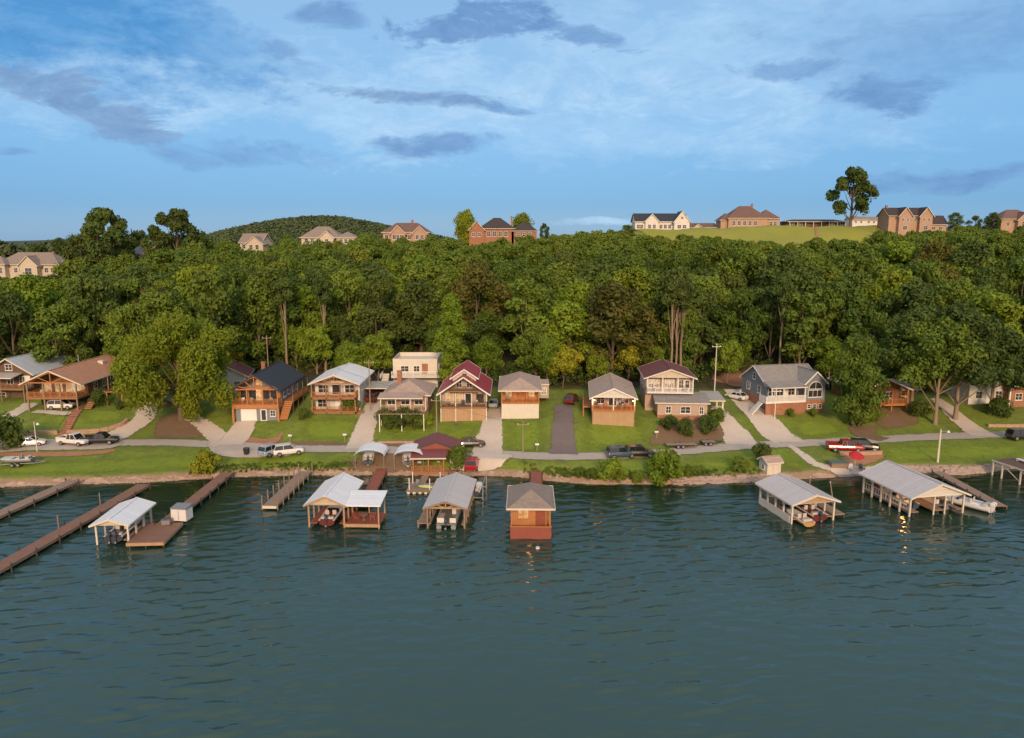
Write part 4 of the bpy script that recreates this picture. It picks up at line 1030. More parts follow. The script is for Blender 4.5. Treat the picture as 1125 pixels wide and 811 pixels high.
# raised clerestory with white gable trim
walls(h, -2.1, 3.2, 2.1, 12.6, 6.0, 7.3, 'white_siding', 'y', 1.35, name='dormer_wall'); roof_gable(h, -2.1, 2.9, 2.1, 12.6, 7.3, 1.4, 'red_roof', ov=.45, oe=.35, trim='white_paint', name='dormer_roof')
deck(h, -4.1, 0, 4.1, 2.2, 2.55, 'deck_wood', .25); railing(h, [(-4.05, 2.2), (-4.05, .05), (4.05, .05), (4.05, 2.2)], 2.55, 'brown_siding', .95, .18)
deck(h, -2.6, .6, 2.6, 2.2, 5.3, 'deck_wood', .2, 'balcony'); railing(h, [(-2.6, .65), (2.6, .65)], 5.3, 'brown_siding', .8)
posts(h, [(-4, .1), (-1.4, .1), (1.4, .1), (4, .1)], -1, 5.0, 'trim', .18)
m = MB(); m.box(-4.0, .2, -1.2, 4.0, .3, 2.28); m.build('skirt', 'pale_boards', h)
for u in (-2.6, -.9): window(h, 'f', 2.2, u, 3.0, 1.2, 1.5, pane='lit_glass')
door(h, 'f', 2.2, .7, 2.55, 1.2, 2.05, glazed=True); window(h, 'f', 2.2, 2.8, 3.0, 1.2, 1.4, 'brown_siding')
window(h, 'f', 2.2, -.9, 5.7, .9, 1.3); window(h, 'f', 2.2, .9, 5.7, .9, 1.3); window(h, 'f', 3.2, 0, 7.4, .8, .6)
for y in (5, 8, 11): window(h, 'r', 4.0, y, 2.9, 1.0, 1.2)

# I: tan roofed cottage with glowing porch
h = house_at(571.5, 460, 'lake_house', 'cottage with tan roof, pale lower wall and glowing orange upper porch', 0, dz=.3)
hI = h
walls(h, -3.3, 0, 3.3, 2.6, -2, 2.35, 'stucco', name='lower_wall'); walls(h, -3.3, 2.6, 3.3, 13, -2, 5.0, 'tan_siding')
roof_hip(h, -3.35, 0, 3.35, 13, 4.8, 1.7, 'tan_shingle', .5, trim='trim')
deck(h, -3.4, -.05, 3.4, 2.6, 2.55, 'orange_wood', .2); railing(h, [(-3.3, 2.6), (-3.3, .05), (3.3, .05), (3.3, 2.6)], 2.55, 'orange_wood', .9, .2)
posts(h, [(-3.25, .1), (-1.1, .1), (1.1, .1), (3.25, .1)], 2.55, 4.75, 'orange_wood', .15)
walls(h, -3.2, 2.5, 3.2, 2.6, 2.56, 4.7, 'orange_boards', name='porch_wall'); door(h, 'f', 2.5, 0, 2.56, 1.0, 2.0, 'brick'); window(h, 'f', 2.5, -2, 3.1, 1.2, 1.1, 'orange_wood', 'lit_glass'); window(h, 'f', 2.5, 2, 3.1, 1.2, 1.1, 'orange_wood', 'lit_glass')
lamp(h, 0, 1.4, 4.65, 45); lamp(h, -2, 1.4, 4.65); lamp(h, 2, 1.4, 4.65)
m = MB(); m.box(3.3, 7.5, 1.8, 5.4, 11, 4.3); m.build('side_room', 'tan_siding', h); roof_shed(h, 3.6, 7.5, 5.3, 11, 4.35, 4.6, 'tan_shingle', .2)
window(h, 'f', 7.5, 4.5, 2.6, .9, 1.1)

# J: cottage on tall board skirt
h = house_at(673.5, 468, 'lake_house', 'small cottage with open porch raised on a tall pale board skirt', -5)
hJ = h
walls(h, -3.6, 3.4, 3.6, 14.5, -2, 4.9, 'tan_siding', 'y', 1.6)
roof_gable(h, -3.6, .2, 3.6, 14.5, 4.9, 1.6, 'tan_shingle', ov=.5, oe=.4, trim='white_paint')
m = MB(); m.poly([(-3.6, .1, 4.92), (3.6, .1, 4.92), (0, .1, 6.45)], (0, .12, 0)); m.build('gable_panel', 'white_siding', h)
deck(h, -3.7, 0, 3.7, 3.4, 2.7, 'orange_wood', .25); railing(h, [(-3.6, 3.4), (-3.6, .05), (3.6, .05), (3.6, 3.4)], 2.7, 'orange_wood', .9, .18)
posts(h, [(-3.6, .1), (0, .1), (3.6, .1)], 2.7, 4.9, 'white_paint', .18); m = MB(); m.box(-3.55, .15, -1.3, 3.55, .25, 2.45); m.box(-3.6, .15, -1.3, -3.5, 3.4, 2.45); m.box(3.5, .15, -1.3, 3.6, 3.4, 2.45); m.build('skirt', 'pale_boards', h)
window(h, 'f', 3.4, -2.1, 3.2, 1.3, 1.3); window(h, 'f', 3.4, 2.1, 3.2, 1.3, 1.3); door(h, 'f', 3.4, 0, 2.7, 1.5, 2.0, glazed=True)
for y in (5.5, 8.5, 11.5): window(h, 'l', -3.6, y, 3.0, 1.1, 1.2)
deck(h, -5.2, 4, -3.6, 13, 2.5, 'orange_wood', .25, 'side_deck'); railing(h, [(-5.15, 4), (-5.15, 13)], 2.5, 'orange_wood', name='side_railing'); posts(h, [(-5.1, 4.1), (-5.1, 8.5), (-5.1, 12.9)], -.5, 2.4, 'orange_wood')
vent_pipe(h, 1.8, 9, 5.5, 6.6); lamp(h, -3.3, -.2, 4.6, 60); lamp(h, 3.3, -.2, 4.6, 60)

# K: two storey pink house
h = house_at(752, 461, 'lake_house', 'two storey peach house with dark red roof, long balcony and side carport', -4)
hK = h
walls(h, -4.8, 0, 3.9, 4.0, -2, 2.9, 'pink_siding', name='front_room'); m = MB(); m.box(-4.86, -.06, -2, 3.96, 4, .75); m.build('base_course', 'brick', h)
roof_shed(h, -4.9, 0, 3.9, 4.4, 2.95, 3.95, 'grey_shingle', .45)
walls(h, -6.6, 4.0, 1.9, 13.5, -2, 7.0, 'pink_siding', 'y', 1.5); roof_gable(h, -6.6, 2.6, 1.9, 13.5, 7.0, 1.5, 'dark_red_shingle', ov=.5, oe=.4, trim='trim')
h2 = MB(); h2.poly([(-6.5, 2.5, 7.03), (1.8, 2.5, 7.03), (-2.35, 2.5, 8.45)], (0, .12, 0)); h2.build('gable_panel', 'cream_siding', h)
deck(h, -6.5, 2.5, 1.8, 4.0, 4.35, 'white_paint', .2, 'balcony'); railing(h, [(-6.4, 4), (-6.4, 2.55), (1.7, 2.55), (1.7, 4)], 4.35, 'white_paint', .85, .16)
posts(h, [(-6.4, 2.6), (-3.7, 2.6), (-1.0, 2.6), (1.7, 2.6)], 4.35, 7.0, 'white_paint', .16)
for u in (-5.6, -4.6, -2.7, -1.9, -.2): window(h, 'f', 4.0, u, 4.9, .75, 1.5)
door(h, 'f', 4.0, .9, 4.36, .9, 2.05, glazed=True)
window(h, 'f', 0, -2.9, 1.2, .8, 1.1); window(h, 'f', 0, .1, 1.2, 1.6, 1.1); window(h, 'f', 0, 2.9, 1.1, .6, 1.2)
for y in (6, 9, 12): window(h, 'l', -6.6, y, 4.8, .9, 1.2)
posts(h, [(7.2, 3), (7.2, 8)], -.3, 2.9, 'trim', .3); roof_shed(h, 4.2, 2.6, 7.3, 9, 2.9, 3.3, 'tan_metal_roof', .25, name='carport_roof')

# L: grey house with cross gable
h = house_at(879, 455, 'lake_house', 'dark grey house with white trim, arched window and brick basement', 11, dz=.25)
hL = h
walls(h, -5.6, 2.4, 5.0, 11.5, -2, 2.2, 'brick', name='basement_wall'); walls(h, -5.6, 2.4, 5.0, 11.5, 2.2, 5.0, 'grey_siding', 'x', 2.7)
roof_gable(h, -5.6, 2.4, 5.0, 11.5, 5.0, 2.7, 'grey_shingle', axis='x', ov=.45, oe=.4, trim='white_paint')
walls(h, 1.0, .4, 5.0, 6.0, 2.2, 5.5, 'grey_siding', 'y', 1.9, name='cross_gable_wall'); roof_gable(h, 1.0, .4, 5.0, 7.0, 5.5, 1.9, 'grey_shingle', ov=.4, oe=.35, trim='white_paint', name='cross_gable_roof')
walls(h, .9, .3, 5.05, 2.4, -2, 2.2, 'brick', name='gable_base')
deck(h, -7.0, 0, 1.0, 2.4, 2.3, 'white_paint', .35, 'porch_deck'); m = MB(); m.box(-6.9, .15, -1.5, .9, .3, 2.0); m.build('porch_base', 'brick', h)
railing(h, [(-6.9, 2.4), (-6.9, .05), (.95, .05)], 2.3, 'white_paint', .95, .14, bw=.08); roof_shed(h, -5.9, .2, .8, 2.6, 4.7, 5.4, 'grey_shingle', .3)
posts(h, [(-5.8, .15), (-3.5, .15), (-1.2, .15), (.8, .15)], 2.3, 4.7, 'white_paint', .18)
for u in (-4.6, -2.9, -.6): window(h, 'f', 2.4, u, 2.9, 1.2, 1.4)
door(h, 'f', 2.4, -1.75, 2.3, .9, 2.05)
# arched window: stacked lights below a half round
window(h, 'f', .4, 3.0, 2.8, 2.7, 1.2, bars=(2, 0)); f = MB(); a = [(3.0 + 1.35 * math.cos(t), .37, 4.3 + 1.35 * math.sin(t)) for t in [math.pi * i / 14 for i in range(15)]]
f.poly(a, (0, -.04, 0)); pn = MB()
arch = MB()
for i in range(14): arch.beam((a[i][0], .32, a[i][2]), (a[i + 1][0], .32, a[i + 1][2]), .08, .12)
arch.beam((1.65, .32, 4.28), (4.35, .32, 4.28), .08, .1); arch.beam((3.0, .31, 4.28), (3.0, .31, 5.6), .05); ar = arch.build('arched_window', 'white_paint', h); f.build('pane', 'window_glass', ar)
for u in (1.9, 3.0, 4.1): window(h, 'f', .3, u, .7, .6, .7, bars=(0, 1))
window(h, 'l', -5.6, 7, 5.3, .8, 1.1, bars=(0, 1)); window(h, 'l', -5.6, 5, 3.0, 1.1, 1.3); window(h, 'l', -5.6, 9, 3.0, 1.1, 1.3)
steps(h, 1.2, -7.4, -9.6, 1.4, 2.3, -.1, 'white_paint', 9, 'porch_steps', 'x')

# M: cabin among the tall trees
h = house_at(971, 452, 'lake_house', 'orange brown log cabin with pale metal roof partly hidden by tall trees', 6)
hM = h
walls(h, -3.8, 2.5, 4.6, 12, -2, 4.2, 'log_wall', 'y', 1.8); roof_gable(h, -3.8, .4, 4.6, 12, 4.2, 1.8, 'tan_metal_roof', ov=.7, oe=.6)
deck(h, -5, 0, 4.6, 2.5, 1.3, 'orange_wood', .3); railing(h, [(-5, 2.5), (-5, .05), (4.6, .05), (4.6, 2.5)], 1.3, 'orange_wood'); posts(h, [(-4.9, .1), (-1.5, .1), (1.5, .1), (4.5, .1)], -1, 4.1, 'orange_wood', .2)
door(h, 'f', 2.5, -.2, 1.3, 1.0, 2.0, 'white_paint'); window(h, 'f', 2.5, -2.3, 1.9, 1.3, 1.2, 'orange_wood', 'lit_glass'); window(h, 'f', 2.5, 2.4, 1.9, 1.5, 1.2)
walls(h, 4.6, 4, 8.6, 10, -1, 3.2, 'orange_boards', name='side_wing'); roof_shed(h, 4.6, 3.6, 8.8, 10, 3.3, 4.1, 'tan_metal_roof', .5, name='wing_roof'); window(h, 'f', 4, 6.6, .9, 1.6, 1.2, 'orange_wood', 'lit_glass')

# N: brick house at the right margin
h = house_at(1122, 447, 'lake_house', 'brick house with pale roof cut by the right edge of the scene', 5)
walls(h, -2.6, 0, 8, 10, -2, 4.2, 'brick', 'x', 1.9); roof_gable(h, -2.6, 0, 8, 10, 4.2, 1.9, 'silver_roof', 'x', .6, .5)
window(h, 'f', 0, -.8, 1.4, 1.3, 1.2); door(h, 'f', 0, 1.5, .2); window(h, 'f', 0, 4, 1.4, 1.6, 1.2); m = MB(); m.box(-2.9, -.3, -.5, -2.65, .0, 3.9); m.build('corner_column', 'white_paint', h)

# P: pale house glimpsed through the leaves right of the tall trees
h = house_at(1085, 444, 'lake_house', 'pale sided house glimpsed between leafy trees near the right edge', 4)
walls(h, -4, 0, 4, 9, -2, 4, 'white_siding', 'y', 1.8); roof_gable(h, -4, 0, 4, 9, 4, 1.8, 'tan_shingle', 'y'); window(h, 'f', 0, -2, 1.2, 1.2, 1.3); window(h, 'f', 0, 2, 1.2, 1.2, 1.3); door(h, 'f', 0, 0, .2)

# ================================================================== houses on the ridge
def villa(px, py, Y, name_label, blocks, wall, roof, trim='trim', rz=0, wins=(), chim=(), cat='house', gables=()):
    """blocks: (x0,y0,x1,y1,h,rise,kind); stands on the ridge terrain"""
    p = WY(px, py, Y); z = gz_far(p.x, Y)
    base = min(z, p.z)
    h = thing('hilltop_house', name_label, cat, (p.x, Y, max(z, p.z) if p.z - z < 6 else p.z), R(rz))
    dz = h.location.z - z
    for (x0, y0, x1, y1, hh, rs, kd) in blocks:
        walls(h, x0, y0, x1, y1, -2 - abs(dz), hh, wall, None if kd == 'hip' else kd, rs)
        if kd == 'hip': roof_hip(h, x0, y0, x1, y1, hh, rs, roof, .7, trim=trim)
        else: roof_gable(h, x0, y0, x1, y1, hh, rs, roof, kd, .6, .5, trim=trim)
    for g_ in wins: window(h, *g_)
    for c in chim: chimney(h, *c)
    return h
def fw(y, us, z, w=1.3, hh=1.7): return [('f', y, u, z, w, hh) for u in us]
villa(34, 303, 282, 'large cream villa with brown hip roof at the left end of the hill', [(-13, 0, 11, 11, 4.2, 4.6, 'hip'), (-2, -3, 4.5, 2, 4.2, 3.2, 'y'), (-14, -2.5, -8, 3, 4.4, 3, 'hip'), (8, 2, 13.5, 10, 3.4, 3.0, 'hip')], 'cream_siding', 'taupe_shingle',
      wins=fw(0, (-5.5, -3.5, 6.2, 8.5), 1.2) + fw(-3, (1.2,), .6, 2.4, 2.4) + fw(-2.5, (-12.5, -11, -9.5), 1.0, .9, 2.2), chim=[(6, 6, 5, 9, 'brick')])
villa(160, 289, 282, 'house with grey roof peeking over the trees left of the domed hill', [(-6, 0, 6, 9, 3.6, 2.6, 'x')], 'white_siding', 'grey_shingle', wins=fw(0, (-3, 0, 3), 1))
villa(280, 276, 300, 'small cream house with pinkish gable roof among trees left on the ridge', [(-6.2, 0, 3, 9, 3.6, 3.4, 'x'), (-2, -3, 5, 4, 3.0, 2.6, 'y')], 'cream_siding', 'taupe_shingle', wins=fw(-3, (0, 2.6), .8) + fw(0, (-4.6,), 1), rz=-8)
villa(363, 269.5, 310, 'pale house with wide grey hip roof left of the gabled brown one on the ridge', [(-12, 0, 4, 11, 3.2, 4.6, 'hip'), (3, -2, 11, 6, 3.2, 2.4, 'hip'), (-4, -2, 2, 3, 3.2, 2.6, 'y')], 'cream_siding', 'taupe_shingle', wins=fw(0, (-10, -7.5, -5), 1) + fw(-2, (-1, 5, 7, 9), .8))
villa(446, 265.5, 310, 'peach house with brown roof and twin gables on the ridge', [(-9.5, 0, 9.5, 10, 3.8, 4.0, 'hip'), (-6, -2, 0, 4, 3.4, 3.2, 'y'), (3, -2, 9, 4, 3.4, 2.8, 'y')], 'pale_brick', 'umber_shingle', wins=fw(-2, (-4.5, -3, -1.5, 5, 7), 1) + fw(0, (-8, 1.5), 1), chim=[(2, 6, 5, 9, 'brick')])
villa(552, 262.5, 325, 'long red brick house with dark roof flanked by two round trees on the ridge', [(-10, 0, 5, 12, 4.4, 4.8, 'hip'), (-14.5, -1, -8, 8, 4.0, 3.4, 'y'), (4, 0, 15, 10, 3.4, 4.2, 'hip')], 'brick', 'dark_shingle',
      wins=fw(-1, (-12.6, -10), 1) + fw(0, (-6, -3.5, -1, 1.5), 1.0, 1.5, 2.2) + fw(0, (7, 9.5, 12), 1), chim=[(4, 8, 5, 10, 'brick')])
villa(726, 254, 345, 'white farmhouse with black roof and two white gables on the ridge', [(-12, 0, 12, 10, 4.4, 3.4, 'x'), (-7.5, -1.5, -1.5, 5, 4.4, 3.0, 'y'), (5.5, -3, 12.5, 6, 4.2, 4.4, 'y')], 'white_siding', 'black_roof', 'white_paint',
      wins=fw(-1.5, (-5.6, -3.4), 1) + fw(-3, (7.8, 10.2), 1.0, 1.6, 1.5) + fw(0, (-10.5, -9, 0, 2, 4), 1.0) + fw(-3, (9,), 5.2, 1.0, 1.0))
villa(770, 253.5, 352, 'low building with brown roof just right of the white farmhouse', [(-7, 0, 7, 9, 1.6, 1.8, 'x'), (-4, -2, 0, 3, 1.4, 1.5, 'y')], 'cream_siding', 'umber_shingle', wins=fw(0, (2, 5), .4, 1.2, .8))
villa(826, 252, 345, 'wide house with brown hip roof standing alone in the meadow', [(-11, 0, 7, 13, 4.2, 5.8, 'hip'), (3, 1, 13, 11, 4.0, 4.4, 'hip'), (-14, 2, -8, 10, 3.4, 3.2, 'hip')], 'pale_brick', 'umber_shingle',
      wins=fw(0, (-8.5, -6, -3.5, -1, 1.5), 1.0, 1.4, 1.9) + fw(1, (9, 11), 1), chim=[(2, 8, 8, 11, 'brick')])
h = villa(896, 250.5, 350, 'long low flat roofed building with open front beside the lone tall tree', [(-14, 0, 14, 8, 3.0, 1.0, 'hip')], 'brown_siding', 'dark_shingle', wins=fw(0, (-11, -7, 8, 11.5), .8, 1.6, 1.4))
posts(h, [(-13 + i * 3.7, -2) for i in range(8)], -1.5, 2.9, 'trim', .25)
roof_shed(h, -14, -2, 14, 0, 2.75, 3.0, 'dark_shingle')
villa(1008, 255, 325, 'two storey brick house with twin front gables and lower wing on the ridge', [(-13, 0, 4, 10, 7.2, 3.2, 'x'), (-9.5, -2, -4, 4, 7.0, 3.4, 'y'), (-.5, -2, 5, 4, 7.0, 3.4, 'y'), (5, 1, 13, 9, 3.6, 3.4, 'x')], 'pale_brick', 'dark_shingle',
      wins=fw(-2, (-7.8, -5.7, 1.2, 3.3), 4.4, .9, 1.5) + fw(-2, (-6.7, 2.2), .9, 1.8, 1.7) + fw(0, (-3.2, -1.4), 4.4, .9, 1.5) + fw(1, (7.5, 10.5), 1.0, 1.6, 1.2), chim=[(-12, 5, 7, 11.5, 'brick')])
villa(1122, 251, 325, 'brown roofed house with arched white window at the right end of the ridge', [(-9, 0, 6, 10, 4.0, 4.2, 'hip'), (-3, -2, 3, 4, 3.8, 3.0, 'y')], 'pale_brick', 'umber_shingle', wins=fw(-2, (0,), 1, 2.4, 2.0) + fw(0, (-6,), 1))
for px, py, Y, w_, lab in ((943, 246.5, 420, 9, 'small far white building beyond the lone tree on the ridge'), (957, 246.8, 425, 8, 'tiny far pale building right of the white one beyond the lone tree')):
    villa(px, py, Y, lab, [(-w_ / 2, 0, w_ / 2, 7, 2.6, 1.6, 'x')], 'white_siding', 'taupe_shingle', wins=fw(0, (-1.5, 1.5), .8, 1.1, 1.1), cat='building')
# ================================================================== docks and boathouses
def walkway(name, label, a, b, w, z, mat, cat='dock', pile_step=4.0, rail=None, tall=0, extra=None):
    """straight boardwalk between two photo points at deck height, on piles"""
    p, q = W(*a, z), W(*b, z); d = q - p; L = math.hypot(d.x, d.y)
    o = thing(name, label, cat, (p.x, p.y, 0), math.atan2(d.y, d.x) - math.pi / 2)
    m = MB(); m.box(-w / 2, 0, z - .08, w / 2, L, z); m.build('deck', mat, o)
    m = MB(); m.box(-w / 2 + .02, 0, z - .32, -w / 2 + .1, L, z - .085); m.box(w / 2 - .1, 0, z - .32, w / 2 - .02, L, z - .085); m.build('joist', 'weathered_wood', o)
    n = max(2, int(L / pile_step))
    for i in range(n + 1):
        y = 0.15 + (L - .3) * i / n
        for sx in (-1, 1):
            m = MB(); m.tube((sx * (w / 2 + .09), y, -2.2), (sx * (w / 2 + .09), y, z + (.25 if not tall else tall) + random.uniform(0, .12)), .10, .09, 7); m.build('pile', 'dark_pile' if not tall else 'weathered_wood', o)
    return o, L
# D1, D2 long walkways at the left
walkway('dock', 'short pale plank dock nearest the left edge reaching the grassy bank', (-30, 577), (80, 528), 1.9, .7, 'weathered_planks')
o, L = walkway('dock', 'longest brown plank dock running from bottom left toward the bank', (-30, 639), (158, 532), 1.9, .7, 'brown_planks', pile_step=3.4)
for y in (14, 22): m = MB(); m.tube((-.85, y, .7), (-.85, y, 2.4), .07); m.build('mooring_post', 'weathered_wood', o)
# D3 walkway and platform
walkway('dock', 'brown plank walkway leading from the bank beside the pampas clump to the boat platform', (178, 577), (250, 519), 1.8, .75, 'brown_planks', pile_step=2.6)
p = W(160, 596, .7)
o = thing('dock_platform', 'square brown plank platform between the white roofed boathouse and the walkway', 'dock', (p.x, p.y, 0), R(4))
m = MB(); m.box(-2.2, 0, .58, 2.0, 6.0, .70); m.build('deck', 'brown_planks', o); m = MB(); m.box(-2.2, -.06, .3, 2.0, -.01, .66); m.box(2.01, 0, .3, 2.06, 6.0, .66); m.build('fascia', 'pale_boards', o)
for x in (-2.1, -.1, 1.9):
    for y in (.2, 3, 5.8): m = MB(); m.tube((x, y, -2.2), (x, y, .57), .11, .1, 7); m.build('pile', 'dark_pile', o)
p = W(197, 573, .7)
o = thing('storage_box', 'tall white dock locker with grey lid standing on the plank walkway', 'storage box', (p.x, p.y, .76), R(-8))
m = MB(); m.box(-1.05, 0, 0, .95, 1.5, 1.5); m.build('body', 'white_gel', o); m = MB(); m.hexa([(-1.1, -.05, 1.5), (1.0, -.05, 1.5), (1.0, 1.55, 1.5), (-1.1, 1.55, 1.5)], [(-1.1, -.05, 1.62), (1.0, -.05, 1.62), (1.0, 1.55, 1.8), (-1.1, 1.55, 1.8)]); m.build('lid', 'grey_plastic', o)
m = MB(); m.box(-.08, -.03, .1, -.03, 0, 1.4); m.build('door_seam', 'grey_plastic', o)
p = W(182, 577, .7); q = thing('dock_cooler', 'dark grey cooler on the platform beside the white locker', 'cooler', (p.x, p.y, .72), R(10))
m = MB(); m.box(-.5, 0, 0, .5, .6, .55); m.build('body', 'grey_plastic', q, bevel=.04); m = MB(); m.box(-.53, -.03, .55, .53, .63, .68); m.build('lid', 'boat_dark', q, bevel=.03)

def boathouse(px, py, rz, w, L, he, rise, roof, label, frame='trim', gable=None, kind='gable', walk=(0.9, 0.9), deckmat='weathered_planks', zd=.6, name='boathouse', ns=4, gmat='cream_siding', railb=None, brace=True):
    """px,py: where the centre of the open lake side meets the water"""
    p = W(px, py, 0); o = thing(name, label, 'boathouse', (p.x, p.y, 0), R(rz))
    for sx in (-1, 1):
        for i in range(ns + 1):
            y = .15 + (L - .3) * i / ns; m = MB(); m.box(sx * w / 2 - .1, y - .1, -2.2, sx * w / 2 + .1, y + .1, he); m.build('post', frame, o)
    m = MB()
    for sx in (-1, 1): m.beam((sx * w / 2, 0, he - .1), (sx * w / 2, L, he - .1), .12, .24)
    for i in range(ns + 1):
        y = .15 + (L - .3) * i / ns; m.beam((-w / 2, y, he - .12), (w / 2, y, he - .12), .1, .2)
    if brace:
        for sx in (-1, 1):
            for i in range(ns): y = .15 + (L - .3) * i / ns; s_ = (L - .3) / ns; m.beam((sx * w / 2, y, he - .2), (sx * w / 2, y + s_ * .35, he - 1.0 + .8), .08); m.beam((sx * w / 2, y, he - .9), (sx * w / 2, y + .7, he - .2), .08)
    m.build('beams', frame, o)
    if kind == 'gable': roof_gable(o, -w / 2, 0, w / 2, L, he, rise, roof, ov=.45, oe=.5, trim=frame)
    elif kind == 'hip': roof_hip(o, -w / 2, 0, w / 2, L, he, rise, roof, ov=.5, trim='trim')
    if gable: m = MB(); m.poly([(-w / 2 - .1, -.15, he - .05), (w / 2 + .1, -.15, he - .05), (0, -.15, he + rise - .12)], (0, .1, 0)); m.build('gable_panel', gmat, o)
    if walk[0]: m = MB(); m.box(-w / 2 + .1, .1, zd - .1, -w / 2 + .1 + walk[0], L, zd); m.box(-w / 2 + .12, .12, zd - .3, -w / 2 + .2, L, zd - .1); m.build('side_walk', deckmat, o)
    if walk[1]: m = MB(); m.box(w / 2 - .1 - walk[1], .1, zd - .1, w / 2 - .1, L, zd); m.box(w / 2 - .2, .12, zd - .3, w / 2 - .12, L, zd - .1); m.build('side_walk', deckmat, o)
    m = MB(); m.box(-w / 2 + .1 + walk[0], L - 1.1, zd - .1, w / 2 - .1 - walk[1], L, zd); m.build('rear_walk', deckmat, o)
    return o

# --- boats
def hull_rings(L, B, D, bow=.35, n=12, tr=.95):
    rings = []
    for i in range(n + 1):
        t = i / n; y = t * L
        f = tr + (1 - tr) * min(1, t * 3) if t < 1 - bow else math.sqrt(max(0.0, 1 - ((t - 1 + bow) / bow) ** 2.2))
        f = max(f, .03); hb = B / 2 * f; kz = 0.0 + (D * .75) * max(0, (t - .6) / .4) ** 2.2; sh = D + .18 * t * t
        rings.append([(-hb, y, sh), (-hb * .93, y, kz + (sh - kz) * .45), (-hb * .5, y, kz + (sh - kz) * .12), (0, y, kz), (hb * .5, y, kz + (sh - kz) * .12), (hb * .93, y, kz + (sh - kz) * .45), (hb, y, sh)])
    return rings
def outboard(root, x, y, z, mat='boat_dark', s=1.0):
    m = MB(); m.loft([[(x + a * s * k, y + b * s * k2 + dy, z + h * s) for a, b in ((-.17, -.26), (.17, -.26), (.17, .22), (-.17, .22))] for h, k, k2, dy in ((.05, .8, .8, 0), (.25, 1, 1, 0), (.5, .95, 1, 0), (.62, .6, .7, .03))], sm=False)
    m.box(x - .06 * s, y - .1, z - .75 * s, x + .06 * s, y + .08, z + .05 * s); o = m.build('outboard_motor', mat, root, bevel=.03)
    p = MB(); p.tube((x, y - .22, z - .62 * s), (x, y - .12, z - .62 * s), .14 * s, .14 * s, 6); p.build('propeller', 'rim', o); return o
def boat(px, py, rz, L, B, hullm, label, name='motorboat', motors=1, motm='boat_dark', shield=True, z=None, at_=None, tower=False, seatm='boat_seat', canopy=None, lift=.25, D=.8):
    p = W(px, py, 0) if at_ is None else Vector(at_); o = thing(name, label, 'boat', (p.x, p.y, (lift - .35) if z is None else z), R(rz))
    m = MB(); m.loft(hull_rings(L, B, D)); m.build('hull', hullm, o)
    m = MB(); r = hull_rings(L, B, D)
    dk = [(-q[0][0] * -1 * .98, q[0][1], q[0][2] + .012) for q in r]
    a = [(q[0][0] * .86, q[0][1], q[0][2] + .03) for q in r[:-1]]; b = [(q[-1][0] * .86, q[-1][1], q[-1][2] + .03) for q in r[:-1]]
    for i in range(len(a) - 1):
        if i < 7: # cockpit side decks only
            m.hexa([(r[i][0][0], r[i][0][1], r[i][0][2]), (r[i][0][0] * .8, r[i][0][1], r[i][0][2]), (r[i + 1][0][0] * .8, r[i + 1][0][1], r[i + 1][0][2]), (r[i + 1][0][0], r[i + 1][0][1], r[i + 1][0][2])], [(r[i][0][0], r[i][0][1], r[i][0][2] + .05), (r[i][0][0] * .8, r[i][0][1], r[i][0][2] + .05), (r[i + 1][0][0] * .8, r[i + 1][0][1], r[i + 1][0][2] + .05), (r[i + 1][0][0], r[i + 1][0][1], r[i + 1][0][2] + .05)])
            m.hexa([(r[i][6][0], r[i][6][1], r[i][6][2]), (r[i][6][0] * .8, r[i][6][1], r[i][6][2]), (r[i + 1][6][0] * .8, r[i + 1][6][1], r[i + 1][6][2]), (r[i + 1][6][0], r[i + 1][6][1], r[i + 1][6][2])], [(r[i][6][0], r[i][6][1], r[i][6][2] + .05), (r[i][6][0] * .8, r[i][6][1], r[i][6][2] + .05), (r[i + 1][6][0] * .8, r[i + 1][6][1], r[i + 1][6][2] + .05), (r[i + 1][6][0], r[i + 1][6][1], r[i + 1][6][2] + .05)])
        else:
            m.hexa([r[i][0], r[i][6], r[i + 1][6], r[i + 1][0]], [(v[0], v[1], v[2] + .07) for v in (r[i][0], r[i][6], r[i + 1][6], r[i + 1][0])])
    m.build('deck', 'white_gel', o)
    for x in (-B * .22, B * .22): s_ = MB(); s_.box(x - .25, L * .36, D + .01, x + .25, L * .36 + .5, D + .22); s_.box(x - .25, L * .36 - .08, D + .01, x + .25, L * .36, D + .62); s_.build('seat', seatm, o, bevel=.04)
    s_ = MB(); s_.box(-B * .36, .35, D + .01, B * .36, .85, D + .3); s_.build('bench', seatm, o, bevel=.04)
    if shield:
        s_ = MB(); y = L * .57; h = .45
        s_.hexa([(-B * .38, y, D + .08), (B * .38, y, D + .08), (B * .30, y + .5, D + .1), (-B * .30, y + .5, D + .1)], [(-B * .34, y - .1, D + h), (B * .34, y - .1, D + h), (B * .27, y + .02, D + h), (-B * .27, y + .02, D + h)]); s_.build('windshield', 'car_glass', o)
    for k in range(motors): outboard(o, 0 if motors == 1 else (-.35 + .7 * k), -.15, D, motm)
    if canopy:
        c = MB(); c.box(-B * .42, L * .25, D + 1.45, B * .42, L * .62, D + 1.52); c.build('canopy', canopy, o)
        c = MB()
        for x in (-B * .4, B * .4):
            for y in (L * .27, L * .6): c.beam((x, y, D + .02), (x, y, D + 1.45), .05)
        c.build('canopy_frame', 'galvanised', o)
    return o
